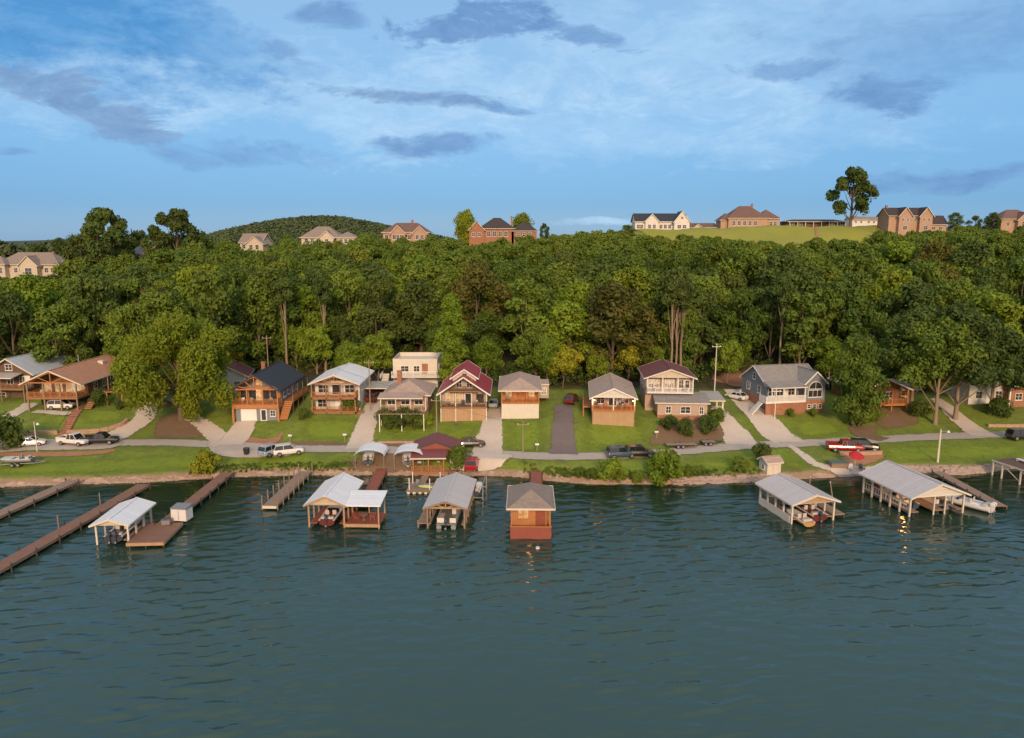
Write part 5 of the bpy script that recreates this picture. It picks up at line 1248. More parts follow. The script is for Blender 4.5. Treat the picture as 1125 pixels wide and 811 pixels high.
def pontoon(px, py, rz, L, B, label, z=.15, canopy='tan_metal_roof', fence='white_gel', at_=None):
    p = W(px, py, 0) if at_ is None else Vector(at_); o = thing('pontoon_boat', label, 'boat', (p.x, p.y, z), R(rz))
    for sx in (-1, 1): m = MB(); m.tube((sx * B * .36, .1, .1), (sx * B * .36, L - .7, .1), .32, .32, 10); m.tube((sx * B * .36, L - .7, .1), (sx * B * .36, L, .2), .32, .08, 10); m.build('pontoon', 'galvanised', o)
    m = MB(); m.box(-B / 2, 0, .43, B / 2, L - .3, .52); m.build('deck', 'grey_plastic', o)
    m = MB()
    for a, b in (((-B / 2 + .1, .5), (-B / 2 + .1, L - .5)), ((B / 2 - .1, .5), (B / 2 - .1, L - .5)), ((-B / 2 + .1, L - .5), (B / 2 - .1, L - .5)), ((-B / 2 + .1, .5), (-.3, .5)), ((.4, .5), (B / 2 - .1, .5))): m.beam((*a, .86), (*b, .86), .05, .6)
    m.build('fence', fence, o); s_ = MB(); s_.box(-B / 2 + .15, .7, .53, -B / 2 + .8, 2.8, .95); s_.build('bench', 'boat_seat', o, bevel=.05); s_ = MB(); s_.box(B / 2 - .8, L - 3, .53, B / 2 - .15, L - .8, .95); s_.build('bench', 'boat_seat', o, bevel=.05)
    h = MB(); h.box(.3, L * .45, .53, .85, L * .45 + .45, 1.3); h.build('helm', 'white_gel', o, bevel=.05); outboard(o, 0, -.25, .75, 'boat_dark')
    if canopy:
        c = MB(); c.box(-B * .44, L * .3, 2.3, B * .44, L * .75, 2.36); c.build('canopy', canopy, o); c = MB()
        for x in (-B * .42, B * .42):
            c.beam((x, L * .5, .86), (x, L * .33, 2.3), .05); c.beam((x, L * .5, .86), (x, L * .72, 2.3), .05)
        c.build('canopy_frame', 'galvanised', o)
    return o

# D3 boathouse + black twin outboard boat
o = boathouse(124, 599, 3, 3.6, 6.4, 2.6, .6, 'silver_roof', 'small boathouse with pale silver roof sheltering a black outboard boat at the left', gable=True, ns=3, walk=(0, .5))
boat(125, 598, 3, 6.4, 2.3, 'boat_dark', 'black hulled boat with two outboard motors under the pale roofed boathouse at the left', motors=2, lift=.5)
# D4 narrow dock with posts
o, L = walkway('dock', 'narrow grey dock lined with tall pale posts between the left boathouses', (296, 556), (336, 518), 1.9, .6, 'weathered_planks', pile_step=2.0, tall=1.3)
m = MB(); m.box(-.95, -.06, .25, .95, -.01, .62); m.build('fascia', 'trim', o)
# D5 L roofed boathouse
o = boathouse(359, 580, -2, 4.4, 8.4, 3.1, 1.0, 'silver_roof', 'L shaped boathouse with bright silver metal roof and red brown deck', 'pale_boards', gable=True, deckmat='red_planks', ns=4, walk=(.9, .5))
m = MB(); slab(m, (2.6, -.5, 3.0), (6.9, -.5, 3.0), (6.9, 3.9, 3.45), (2.2, 3.9, 3.45), .12); m.build('wing_roof', 'silver_roof', o)
m = MB(); m.box(2.35, -.1, .5, 6.7, 4.0, .62); m.build('wing_deck', 'red_planks', o); m = MB(); m.box(2.35, -.17, .2, 6.7, -.12, .6); m.build('wing_fascia', 'pale_boards', o)
posts(o, [(6.5, .1), (6.5, 3.7), (4.5, 3.7)], -2.2, 3.05, 'pale_boards', .16, 'wing_post')
boat(359, 579, -2, 5.6, 2.1, 'boat_maroon', 'dark boat with pale deck moored under the L shaped silver boathouse', lift=.4)
p = toworld(o, 4.4, 1.2, .62); table(p[0], p[1], .62, 'small round table on the red deck of the L shaped boathouse')
for k, (x, y, r_) in enumerate(((3.5, 1.2, 80), (5.4, 1.4, -80))):
    p = toworld(o, x, y, .62); chair(p[0], p[1], .62, R(r_), ('timber deck chair left of the table on the red deck', 'timber deck chair right of the table on the red deck')[k])
walkway('dock', 'rust red gangway leading from the bank to the L shaped silver boathouse', (398, 556), (421, 513), 1.7, .7, 'red_planks', pile_step=3)
# shore canopies
def canopy(px, py, label, rz=0):
    p = G(px, py); o = thing('shore_canopy', label, 'canopy', p, R(rz), 'white arched canopies on the bank')
    m = MB(); n = 8; w, L = 4.4, 4.2; A = [(w / 2 * math.cos(math.pi * i / n) * 1.05, 2.1 + 1.0 * math.sin(math.pi * i / n)) for i in range(n + 1)]
    for i in range(n): m.hexa([(A[i][0], 0, A[i][1]), (A[i + 1][0], 0, A[i + 1][1]), (A[i + 1][0], L, A[i + 1][1]), (A[i][0], L, A[i][1])], [(A[i][0], 0, A[i][1] + .06), (A[i + 1][0], 0, A[i + 1][1] + .06), (A[i + 1][0], L, A[i + 1][1] + .06), (A[i][0], L, A[i][1] + .06)])
    m.build('roof', 'silver_roof', o)
    for x in (-w / 2, w / 2):
        for y in (.2, L - .2): m = MB(); m.tube((x, y, -.3), (x, y, 2.15), .06); m.build('post', 'galvanised', o)
    return o
canopy(406, 516, 'white arched metal canopy on the bank left of the rust red gangway'); canopy(449, 517, 'white arched metal canopy on the bank right of the rust red gangway')
for px, py, l in ((404, 514, 'covered small boat on its cradle under the left arched canopy'), (448, 515, 'covered small boat on its cradle under the right arched canopy')):
    p = G(px, py); boat(0, 0, 8, 4.0, 1.7, 'boat_dark', l, 'stored_boat', at_=(p.x, p.y + .3, 0), z=p.z + .25, shield=False)
# maroon roofed pavilion
p = G(476, 520); o = thing('shore_pavilion', 'maroon roofed open pavilion on the bank with a lower front roof', 'pavilion', p, R(2))
roof_gable(o, -3.0, 2.6, 3.5, 7.6, 3.0, 1.2, 'maroon_roof', 'y', .5, .3, trim='dark_trim'); roof_shed(o, -3.1, -.2, 1.7, 2.8, 2.4, 3.1, 'maroon_roof', .3)
m = MB(); m.poly([(-3.0, 2.4, 3.0), (3.5, 2.4, 3.0), (.25, 2.4, 4.15)], (0, .12, 0)); m.build('gable_panel', 'fabric_red' if False else 'red_paint', o)
posts(o, [(-3.0, 0), (-.7, 0), (1.6, 0), (-3.0, 2.8), (3.4, 2.8), (3.4, 7.4)], -1, 2.4, 'orange_wood', .2); deck(o, -3.3, -.4, 3.6, 7.5, .35, 'deck_wood', .5)
m = MB(); m.box(-3.0, 5.2, .35, 3.4, 5.35, 2.95); m.box(1.9, 2.9, .35, 2.05, 5.2, 2.95); m.build('wall', 'orange_boards', o); railing(o, [(-3.2, -.3), (1.7, -.3)], .35, 'orange_wood', .9)
for k, x in enumerate((-2.2, .6)): q = toworld(o, x, 1.6, .35); chair(q[0], q[1], q[2], R(10 - 20 * k), ('left deck chair under the maroon pavilion roof', 'right deck chair under the maroon pavilion roof')[k], mat='cushion' if k else 'boat_dark')
q = toworld(o, -.8, 1.3, .35); table(q[0], q[1], q[2], 'small round table between two chairs under the maroon pavilion roof')
q = toworld(o, 3.0, 1.6, 0); q2 = thing('outdoor_fridge', 'pale cabinet standing beside the maroon pavilion near a shrub', 'cabinet', (q[0], q[1], gz(q[0], q[1])), 0)
m = MB(); m.box(-.5, 0, 0, .5, .6, 1.5); m.build('body', 'white_gel', q2); m = MB(); m.box(-.42, -.03, .1, .42, 0, 1.4); m.build('door', 'grey_plastic', q2)
# D6 floating platform with lime float
p = W(465, 543, 0); o = thing('floating_platform', 'grey floating swim platform with pale posts left of the grey roofed boathouse', 'dock', (p.x, p.y, 0), R(-2))
m = MB(); m.box(-2.4, 0, .15, 2.2, 3.4, .5); m.build('deck', 'weathered_planks', o)
m = MB()
for i in range(6): m.tube((-2.1 + i * .82, -.02, .12), (-2.1 + i * .82, 3.3, .12), .22, .22, 8)
m.build('float', 'white_gel', o); posts(o, [(-2.0, .3), (.9, .3), (-2.0, 3.2), (2.0, 3.2)], .5, 2.2, 'white_paint', .12)
m = MB(); m.box(-1.2, 3.4, .3, -.2, 6.8, .5); m.build('gangway', 'weathered_planks', o)
p = toworld(o, .35, 1.2, .51); q = thing('kayak', 'lime yellow inflatable lying on the grey floating platform', 'kayak', (p[0], p[1], .51), R(75))
m = MB(); m.loft([[(x * math.cos(t) * 1.0, y, .16 + .15 * math.sin(t)) for t in [i * math.pi / 4 for i in range(8)]] for y, x in ((-1.3, .05), (-1.0, .3), (-.3, .42), (.3, .42), (1.0, .3), (1.3, .05))]); m.build('body', 'lime_plastic', q); m = MB(); m.box(-.2, -.5, .30, .2, .5, .36); m.build('seat', 'white_gel', q)
p = toworld(o, -1.2, 1.6, .51); chair(p[0], p[1], .51, R(-20), 'grey chair at the left end of the floating swim platform', mat='grey_plastic')
# D7 grey roofed boathouse
o = boathouse(490, 581, -3, 4.6, 10.3, 2.8, .8, 'grey_metal_roof', 'long boathouse with light grey ribbed roof over a white pontoon boat', 'weathered_wood', gable=False, ns=5, walk=(.3, .3)); truss(o, -2.3, 2.3, 0, 2.7, .75, 'pale_boards')
m = MB(); m.box(-3.6, .2, .5, -2.46, 9, .6); m.build('outer_walk', 'weathered_planks', o); posts(o, [(-3.5, .3), (-3.5, 4.5), (-3.5, 8.8)], -2.2, .9, 'weathered_wood', .16)
pontoon(490, 582, -3, 7.6, 2.5, 'white pontoon boat parked under the long grey boathouse', canopy=None)
walkway('dock', 'short concrete coloured gangway joining the grey boathouse to the bank', (499, 530), (501, 514), 1.8, .8, 'drive_concrete', pile_step=3)
p = W(521, 549, 0); o = thing('boat_lift', 'open steel boat lift with pale posts just right of the grey boathouse', 'boat lift', (p.x, p.y, 0), R(-4))
posts(o, [(-1.2, 0), (1.2, 0), (-1.2, 4.6), (1.2, 4.6)], -2, 2.3, 'galvanised', .12); m = MB()
for x in (-1.2, 1.2): m.beam((x, 0, 2.2), (x, 4.6, 2.2), .1, .16)
m.beam((-1.2, 0, .3), (1.2, 0, .3), .1); m.beam((-1.2, 4.6, .3), (1.2, 4.6, .3), .1); m.build('frame', 'galvanised', o)
boat(521, 549, -4, 4.2, 1.6, 'boat_dark', 'small dark boat hanging in the open steel lift', lift=.6, shield=False)
# D8 red boathouse
p = W(583, 590, 0); o = thing('red_boathouse', 'small red orange boathouse with grey hip roof and lit interior', 'boathouse', (p.x, p.y, 0), R(-1))
walls(o, -2.35, 2.2, 2.35, 7.6, -.2, 3.7, 'orange_boards'); deck(o, -2.5, -.4, 2.5, 7.6, .55, 'red_planks', .18); m = MB(); m.box(-2.45, -.5, -.3, 2.45, -.4, 1.4); m.build('front_panel', 'red_paint', o)
m = MB(); m.box(-2.5, -.45, 1.4, 2.5, -.30, 1.5); m.build('top_rail', 'orange_wood', o); m = MB(); m.box(-2.45, -.4, -.3, -2.38, 2.2, 1.4); m.box(2.38, -.4, -.3, 2.45, 2.2, 1.4); m.build('side_panel', 'red_paint', o)
posts(o, [(-2.3, .0), (2.3, .0)], .5, 3.7, 'orange_wood', .16); posts(o, [(-2.3, -.3), (2.3, -.3), (-2.3, 7.4), (2.3, 7.4)], -2.2, .4, 'dark_pile', .2, 'pile')
roof_hip(o, -2.4, 0, 2.4, 7.4, 3.7, 1.5, 'taupe_shingle', .5, trim='trim'); lamp(o, 0, 1.1, 3.66, 25); door(o, 'f', 2.2, 1.2, .56, .95, 2.0, 'red_paint'); window(o, 'f', 2.2, -.9, 1.5, 1.2, 1.1, 'orange_wood', 'lit_glass')
for y in (3.5, 5.8): window(o, 'l', -2.35, y, 1.6, .9, 1.0)
walkway('dock', 'dull red gangway from the grassy bank down to the red boathouse', (589, 537), (589, 513), 1.6, .9, 'red_planks', pile_step=3)
p = W(590, 594, 0); q = thing('mooring_buoy', 'small pale mooring buoy floating just in front of the red boathouse', 'buoy', (p.x, p.y - 2.2, 0)); m = MB(); m.tube((0, 0, -.2), (0, 0, .18), .25, .22, 10); m.build('float', 'white_gel', q); m = MB(); m.tube((0, 0, .18), (0, 0, .6), .04, .03); m.build('ring_post', 'red_paint', q)
# D9 boathouse right
o = boathouse(893, 574, 12, 5.9, 7.7, 2.7, .95, 'grey_metal_roof', 'wide boathouse with grey brown metal roof below the small beige shed', 'trim', gable=True, ns=4, walk=(1.3, .8), gmat='pale_boards')
m = MB(); m.box(-3.1, .4, -.2, -3.0, 7.6, 1.0); m.build('side_wall', 'stucco', o); m = MB(); m.box(3.2, .5, .45, 4.9, 6.5, .58); m.build('outer_deck', 'weathered_planks', o); posts(o, [(4.8, .6), (4.8, 3.5), (4.8, 6.3)], -2.2, .45, 'dark_pile', .18, 'pile')
q = toworld(o, .9, -.1); boat(0, 0, 12, 6.4, 2.3, 'boat_maroon', 'maroon runabout moored inside the wide grey brown boathouse', at_=(q[0], q[1], 0), lift=.4)
q = toworld(o, -1.5, -1.5); boat(0, 0, 12, 4.6, 1.7, 'boat_yellow', 'yellow orange open boat poking out under the left of the wide boathouse', 'rowing_boat', motors=0, at_=(q[0], q[1], 0), lift=.45, shield=False, D=.55)
for k, (a, b) in enumerate((((3.6, 6.4), (5.2, 8.6)), ((4.9, 2.2), (6.5, 6.0)))):
    s0 = toworld(o, *a, .4); s1 = toworld(o, *b, 2.6); q = thing('mooring_pole', ('slanted pale mooring pole nearer the bank beside the wide boathouse', 'slanted pale mooring pole nearer the open water beside the wide boathouse')[k], 'pole', (s0[0], s0[1], -1))
    m = MB(); m.tube((0, 0, 0), (s1[0] - s0[0], s1[1] - s0[1], 3.8), .08, .07); m.build('shaft', 'weathered_wood', q); m = MB(); m.tube((s1[0] - s0[0], s1[1] - s0[1], 3.8), ((s1[0] - s0[0]) * 1.03, (s1[1] - s0[1]) * 1.03, 3.9), .1, .06); m.build('tip', 'white_gel', q)
# shed on the bank
h = house_at(850, 523, 'shore_shed', 'tiny beige shed with pitched roof on the bank above the wide boathouse', 14, cat='shed'); h.location.z -= .1
walls(h, -1.15, 0, 1.15, 2.2, -.6, 2.2, 'stucco', 'x', .6); roof_gable(h, -1.15, 0, 1.15, 2.2, 2.2, .6, 'tan_shingle', 'x', .25, .25, .1); door(h, 'f', 0, .3, 0, .8, 1.8, 'trim'); window(h, 'l', -1.15, 1.1, 1.0, .6, .6, bars=(0, 1))
# D10 large boathouse
o = boathouse(1029, 566, 10, 7.8, 9.6, 2.7, 1.5, 'grey_metal_roof', 'largest boathouse with slate grey metal roof and white triangular gable at the right', 'trim', gable=True, ns=5, walk=(1.2, .8), gmat='white_siding')
railing(o, [(-3.85, .3), (-3.85, 9.4)], .6, 'trim', 1.0, .5, 'railing'); posts(o, [(-.4, .15), (1.2, .15)], -2.2, 2.6, 'trim', .16, 'centre_post'); m = MB(); m.box(-.5, .2, .5, 1.3, 8.6, .62); m.build('finger_dock', 'weathered_planks', o)
q = toworld(o, 2.2, 1.5); pontoon(0, 0, 10, 7.0, 2.3, 'pale pontoon boat in the right bay of the largest boathouse', at_=(q[0], q[1], 0), canopy=None)
q = toworld(o, -2.0, 2.0); boat(0, 0, 10, 6.4, 2.2, 'car_blue', 'dark blue boat in the left bay of the largest boathouse', at_=(q[0], q[1], 0), lift=.4)
lamp(o, -1.9, 3.5, 2.42, 110); lamp(o, -1.9, 7.4, 2.42)
q = toworld(o, -2.0, 9.0, .62); chair(q[0], q[1], q[2], R(170), 'red chair at the back of the left bay of the largest boathouse', mat='fabric_red')
# D11 boat and dock to its right
walkway('dock', 'weathered grey dock right of the largest boathouse with a white boat alongside', (1100, 556), (1030, 518), 1.6, .55, 'weathered_planks', pile_step=2.6)
boat(1089, 563, 38, 6.6, 2.4, 'white_gel', 'white motorboat with twin white outboards beside the weathered grey dock', motors=2, motm='white_gel', lift=.3)
# D12 raised dock, right edge
p = W(1090, 505, 2.4) - Vector((-2.2 * math.cos(R(14)) - 8.0 * math.sin(R(14)), -2.2 * math.sin(R(14)) + 8.0 * math.cos(R(14)), 0)); o = thing('raised_dock', 'raised dock with dark brown deck on tall pale posts at the right edge', 'dock', (p.x, p.y, 0), R(14))
m = MB(); m.box(-2.2, 0, 2.2, 2.6, 8.0, 2.4); m.build('deck', 'brown_siding', o); posts(o, [(-2.1, .2), (-2.1, 3.2), (-2.1, 6.2), (-2.1, 7.8), (.4, .2), (2.4, .2)], -2.2, 2.2, 'trim', .18); m = MB()
for y in (.2, 3.2): m.beam((-2.1, y, .4), (-2.1, y + 3, 2.1), .08)
m.build('brace', 'trim', o); m = MB(); m.box(-2.25, -.05, 2.2, 2.6, -.01, 2.42); m.box(-2.26, 0, 2.2, -2.21, 8.0, 2.42); m.build('fascia', 'trim', o)
q = toworld(o, .9, 4.6, 2.41); q2 = thing('bench', 'white bench lying along the dark deck of the raised dock', 'bench', q, R(14)); m = MB(); m.box(-.3, -2, .3, .3, 2, .38); m.build('seat', 'white_paint', q2); m = MB(); m.box(-.25, -1.9, 0, .25, -1.75, .3); m.box(-.25, 1.75, 0, .25, 1.9, .3); m.build('leg', 'white_paint', q2)

# rip rap boulders
def rocks(name, label, pts, n, r0, r1, mat):
    m = MB()
    for i in range(n):
        k = random.randrange(len(pts) - 1); t = random.random(); a, b = pts[k], pts[k + 1]
        x = a[0] + (b[0] - a[0]) * t + random.gauss(0, .15); y = a[1] + (b[1] - a[1]) * t + random.uniform(-.4, .9); r = random.uniform(r0, r1); z = gz(x, y) + r * .25
        vs = []
        for h_, q in ((-.6, .6), (0, 1), (.5, .65)):
            for j in range(6): tt = j * 1.047 + random.uniform(-.2, .2); rr = r * q * random.uniform(.75, 1.2); vs.append((x + rr * math.cos(tt) * 1.3, y + rr * math.sin(tt), z + h_ * r * .8))
        m.add(vs, [(j, (j + 1) % 6, 6 + (j + 1) % 6, 6 + j) for j in range(6)] + [(6 + j, 6 + (j + 1) % 6, 12 + (j + 1) % 6, 12 + j) for j in range(6)] + [tuple(range(12, 18))])
    o = m.build(name, mat); tag(o, label, 'rocks', kind='stuff')
M('rock', (0.38, 0.28, 0.22), 0.9, 0.4, 1.5)
sl = lambda a, b: [(x, lerp_tab(SHORE, x)) for x in frange(W(a, 525).x, W(b, 525).x, 2)]
rocks('riprap', 'pale riprap boulders along the water right of the shore bushes', sl(735, 870), 420, .18, .5, 'rock')
rocks('riprap', 'pinkish riprap stones between the largest boathouse and the raised dock', sl(1005, 1110), 420, .18, .55, 'rock')
rocks('shore_stones', 'small stones scattered along the sandy waterline', sl(0, 735), 700, .07, .25, 'rock')
# ================================================================== vehicles
def wheel(root, x, y, r=.33, w=.22, z=None):
    z = r if z is None else z; s = 1 if y > 0 else -1
    m = MB(); m.tube((x, y - w / 2, z), (x, y + w / 2, z), r, r, 14); t = m.build('wheel', 'rubber', root)
    m = MB(); m.tube((x, y + s * w / 2, z), (x, y + s * (w / 2 + .015), z), r * .6, r * .6, 12); m.build('rim', 'rim', t)
def ring(x, hw, z0, z1, tuck=.1):
    zm = z0 + (z1 - z0) * .55
    return [(x, -hw * .92, z0), (x, -hw, z0 + .12), (x, -hw, zm), (x, -hw + tuck, z1), (x, hw - tuck, z1), (x, hw, zm), (x, hw, z0 + .12), (x, hw * .92, z0)]
def vehicle(kind, paintm, at_, rz, label, cat, name='parked_car', group=None):
    o = thing(name, label, cat, at_, R(rz), group)
    if kind == 'sedan': L, H, body = 4.6, 1.42, [(-2.3, .70, .35, .72), (-2.15, .84, .25, .92), (-1.4, .90, .22, .98), (0, .91, .22, .95), (1.1, .90, .22, .92), (1.9, .86, .24, .80), (2.25, .72, .30, .66)]; cab = [(-1.75, .96), (-1.1, 1.40), (.25, 1.42), (1.05, .93)]
    elif kind == 'suv': L, H, body = 4.7, 1.75, [(-2.3, .82, .4, .98), (-2.2, .90, .32, 1.08), (0, .94, .3, 1.08), (1.1, .93, .3, 1.06), (1.95, .90, .32, .98), (2.25, .80, .38, .85)]; cab = [(-2.2, 1.08), (-1.95, 1.70), (.35, 1.73), (1.15, 1.06)]
    else: L, H, body = 5.6, 1.85, [(-2.8, .92, .5, 1.02), (-2.7, .96, .42, 1.08), (-.6, .97, .42, 1.08), (1.3, .97, .42, 1.10), (2.4, .94, .44, 1.04), (2.75, .86, .5, .92)]; cab = [(-.75, 1.1), (-.55, 1.82), (.65, 1.84), (1.3, 1.1)]
    m = MB(); m.loft([ring(*b) for b in body], sm=False); m.build('body', paintm, o, bevel=.04)
    hw = body[2][1]
    a, b, c, d = cab; ti = .10; tt = .22
    def V(p, s, inset): return (p[0], s * (hw - inset), p[1])
    m = MB(); m.hexa([V(a, -1, ti), V(d, -1, ti), V(d, 1, ti), V(a, 1, ti)], [V(b, -1, tt), V(c, -1, tt), V(c, 1, tt), V(b, 1, tt)]); m.build('window', 'car_glass', o)
    m = MB(); m.hexa([V(b, -1, tt - .02), V(c, -1, tt - .02), V(c, 1, tt - .02), V(b, 1, tt - .02)], [(b[0] + .12, -(hw - tt - .05), b[1] + .06), (c[0] - .12, -(hw - tt - .05), c[1] + .06), (c[0] - .12, hw - tt - .05, c[1] + .06), (b[0] + .12, hw - tt - .05, b[1] + .06)])
    for s in (-1, 1):
        for p0, p1 in ((a, b), (d, c)): m.beam(V(p0, s, ti - .01), V(p1, s, tt - .01), .07)
        mx = (b[0] + c[0]) / 2; m.beam((mx, s * (hw - ti + .01), a[1]), (mx, s * (hw - tt + .01), b[1]), .07)
    m.build('roof', paintm, o)
    if kind == 'pickup':
        m = MB(); m.box(-2.72, -.80, 1.085, -.85, .80, 1.09); m.build('bed_floor', 'rubber', o)
        m = MB(); m.box(-2.78, -.95, 1.08, -.75, -.80, 1.32); m.box(-2.78, .80, 1.08, -.75, .95, 1.32); m.box(-2.80, -.95, 1.07, -2.70, .95, 1.32); m.build('bed_side', paintm, o)
    r = .33 if kind == 'sedan' else .38
    for x in (-L * .31, L * .31):
        for y in (-hw + .06, hw - .06): wheel(o, x, y, r)
    fx, rx = body[-1][0], body[0][0]; zf = body[-1][3] - .08; zr = body[0][3] - .12
    for s in (-1, 1):
        m = MB(); m.box(fx - .12, s * .50 - .17, zf - .14, fx + .015, s * .50 + .17, zf); m.build('headlight', 'head_lens', o)
        m = MB(); m.box(rx - .015, s * .55 - .15, zr - .14, rx + .1, s * .55 + .15, zr); m.build('taillight', 'tail_red', o)
        m = MB(); m.box(c[0] + .35, s * (hw + .02), 1.0 if kind == 'sedan' else 1.12, c[0] + .5, s * (hw + .16), 1.12 if kind == 'sedan' else 1.28); m.build('mirror', paintm, o)
    m = MB(); m.box(fx - .02, -.55, .38, fx + .03, .55, .55); m.build('bumper', 'rubber', o)
    return o
def vat(px, py, dz=.1): p = G(px, py); return (p.x, p.y, p.z + dz)
vehicle('sedan', 'car_white', vat(34, 490), 18, 'white sedan parked alone at the left end of the shore road', 'car')
vehicle('pickup', 'car_white', vat(82, 489), -14, 'white pickup truck parked left of the black pickup on the shore road', 'pickup truck', 'parked_pickup')
vehicle('pickup', 'car_black', vat(111, 488), 6, 'black pickup truck parked right of the white pickup at the drive mouth', 'pickup truck', 'parked_pickup')
q = toworld(hB, .9, 1.4, 0); vehicle('suv', 'car_white', (q[0], q[1], gz(q[0], q[1]) + .05), 4, 'white car sheltered in the carport beneath the brown roofed lodge', 'car')
vehicle('suv', 'car_silver', vat(299, 500), 62, 'blue grey car parked left of the white car beside the road', 'car')
vehicle('suv', 'car_white', vat(317, 500), 24, 'white car parked right of the blue grey car beside the road', 'car')
vehicle('suv', 'car_maroon', vat(411, 441), 80, 'dark maroon car under the flat open carport', 'car')
vehicle('sedan', 'car_silver', vat(543, 447), 84, 'pale silver car parked up the drive right of the red roofed house', 'car')
vehicle('suv', 'car_red', vat(519, 515), 86, 'bright red car parked on the bank beside the maroon pavilion', 'car')
vehicle('suv', 'car_blue', vat(682, 503), 12, 'dark blue car behind the shore bushes left of the black jeep', 'car')
vehicle('suv', 'car_black', vat(702, 502), 5, 'black jeep parked behind the shore bushes right of the dark blue car', 'jeep')
vehicle('sedan', 'car_white', vat(809, 439), 128, 'white car with dark roof parked at the left of the drive by the grey house', 'car')
vehicle('suv', 'car_white', vat(824, 434), 172, 'white car parked farther up the drive against the grey house', 'car')
vehicle('pickup', 'car_red', vat(928, 496), -8, 'bright red pickup truck on the road bend by the umbrella terrace', 'pickup truck', 'parked_pickup')
vehicle('suv', 'car_black', vat(949, 495), -18, 'black car parked just behind the red pickup near the umbrella terrace', 'car')
vehicle('suv', 'car_black', vat(1121, 483), 6, 'dark car on the road at the right margin', 'car')
vehicle('suv', 'car_maroon', vat(628, 443), 70, 'dark red car at the top of the dark asphalt drive', 'car')
vehicle('sedan', 'car_black', vat(518, 491), 8, 'low black car beside the road behind the maroon pavilion', 'car')
def trailer(px, py, rz, L, label, boatm=None, name='utility_trailer'):
    p = G(px, py); o = thing(name, label, 'trailer', (p.x, p.y, p.z + .06), R(rz))
    m = MB(); m.beam((-L / 2, -.7, .5), (L / 2, -.7, .5), .08, .1); m.beam((-L / 2, .7, .5), (L / 2, .7, .5), .08, .1)
    for i in range(5): x = -L / 2 + L * i / 4; m.beam((x, -.7, .5), (x, .7, .5), .08, .1)
    m.beam((L / 2, -.7, .5), (L / 2 + 1.3, 0, .5), .08, .1); m.beam((L / 2, .7, .5), (L / 2 + 1.3, 0, .5), .08, .1); m.build('frame', 'galvanised' if boatm else 'rubber', o)
    for x in (-.7, .1):
        for y in (-.85, .85): wheel(o, x, y, .32, .2)
    if not boatm: m = MB(); m.box(-L / 2, -.65, .551, L / 2, .65, .6); m.build('bed', 'weathered_planks', o)
    return o
p = G(22, 512); trailer(22, 512, 10, 4.6, 'boat trailer on the left lawn carrying a grey boat', 1, 'boat_trailer'); boat(0, 0, 100, 4.6, 1.8, 'grey_plastic', 'grey open boat on the trailer standing on the left lawn', 'trailered_boat', at_=(p.x + 1.9, p.y + .3, 0), z=p.z + .6, shield=False, motors=0, D=.6)
trailer(497, 490, -6, 4.0, 'flat trailer beside the road behind the maroon pavilion'); trailer(748, 492, 4, 5.0, 'long empty low trailer parked along the road above the shore bushes'); trailer(778, 489, 4, 2.2, 'short empty trailer right of the long one along the road')

# ================================================================== poles and small things
def pole(px, py, H, label, arm=False, lampw=0, wires=True, mat='wood_pole', r=.15):
    p = G(px, py); o = thing('utility_pole' if not arm else 'street_lamp', label, 'utility pole' if not arm else 'street lamp', (p.x, p.y, p.z - .3))
    m = MB(); m.tube((0, 0, 0), (0, 0, H), r, r * .65, 9); m.build('shaft', mat, o)
    if arm: m = MB(); m.tube((0, 0, H - .4), (.9, -.5, H - .1), .05); m.build('arm', 'galvanised', o); m = MB(); m.tube((.9, -.5, H - .35), (.9, -.5, H - .05), .26, .12, 10); m.build('lamp_head', 'white_gel' if not lampw else 'trim', o)
    else: m = MB(); m.box(-.9, -.06, H - .7, .9, .06, H - .58); m.build('crossarm', mat, o); m = MB(); [m.tube((x, 0, H - .58), (x, 0, H - .38), .06, .04) for x in (-.8, 0, .8)]; m.build('insulator', 'white_gel', o)
    return Vector((p.x, p.y, p.z - .3 + H - .4))
A = [pole(480, 480, 7.2, 'tall pale utility pole standing between the brown cottage and red roofed house'), pole(574.5, 498, 5.6, 'pale pole on the front lawn of the glowing porch cottage', r=.12)]
pole(407, 452, 10, 'slim utility pole behind the flat open carport', r=.12); pole(1030, 508, 5.6, 'pale wooden lamp post alone on the right shore lawn', arm=True, mat='trim', r=.17)
pole(41, 496, 5.2, 'slim lamp post beside the road above the white sedan', arm=True, mat='trim', r=.09); pole(851, 460, 6.0, 'slim white pole in front of the grey house porch', r=.07, mat='white_paint')
A.append(pole(785, 430, 10, 'bare pale utility pole at the wood edge right of the peach house', r=.13, mat='trim'))
A.append(pole(296, 425, 11, 'utility pole rising from the wood edge behind the orange timber house', r=.12)); 
def wire(a, b, sag, label):
    o = thing('overhead_wire', label, 'wire', a); m = MB(); P_ = [Vector((0, 0, 0)).lerp(b - a, t / 14) + Vector((0, 0, -4 * sag * (t / 14) * (1 - t / 14))) for t in range(15)]
    for i in range(14): m.tube(P_[i], P_[i + 1], .018, .018, 4, False)
    m.build('cable', 'rubber', o)
wire(A[3], A[0], 1.0, 'thin wire from the wood edge pole down to the pole by the brown cottage'); wire(A[0], A[1], .6, 'thin wire sagging between the two pale poles over the lawns'); wire(A[1], A[2], 1.0, 'thin wire from the lawn pole up to the bare pole by the peach house')
def mailbox(px, py, label): 
    p = G(px, py); o = thing('mailbox', label, 'mailbox', (p.x, p.y, p.z)); m = MB(); m.box(-.06, -.06, -.2, .06, .06, 1.0); m.build('post', 'wood_pole', o)
    m = MB(); m.loft([[(x * .5, .18 * math.cos(t), 1.15 + .18 * math.sin(t)) for t in [i * math.pi / 5 for i in range(10)]] for x in (-.6, .6)]); m.build('box', 'white_gel', o)
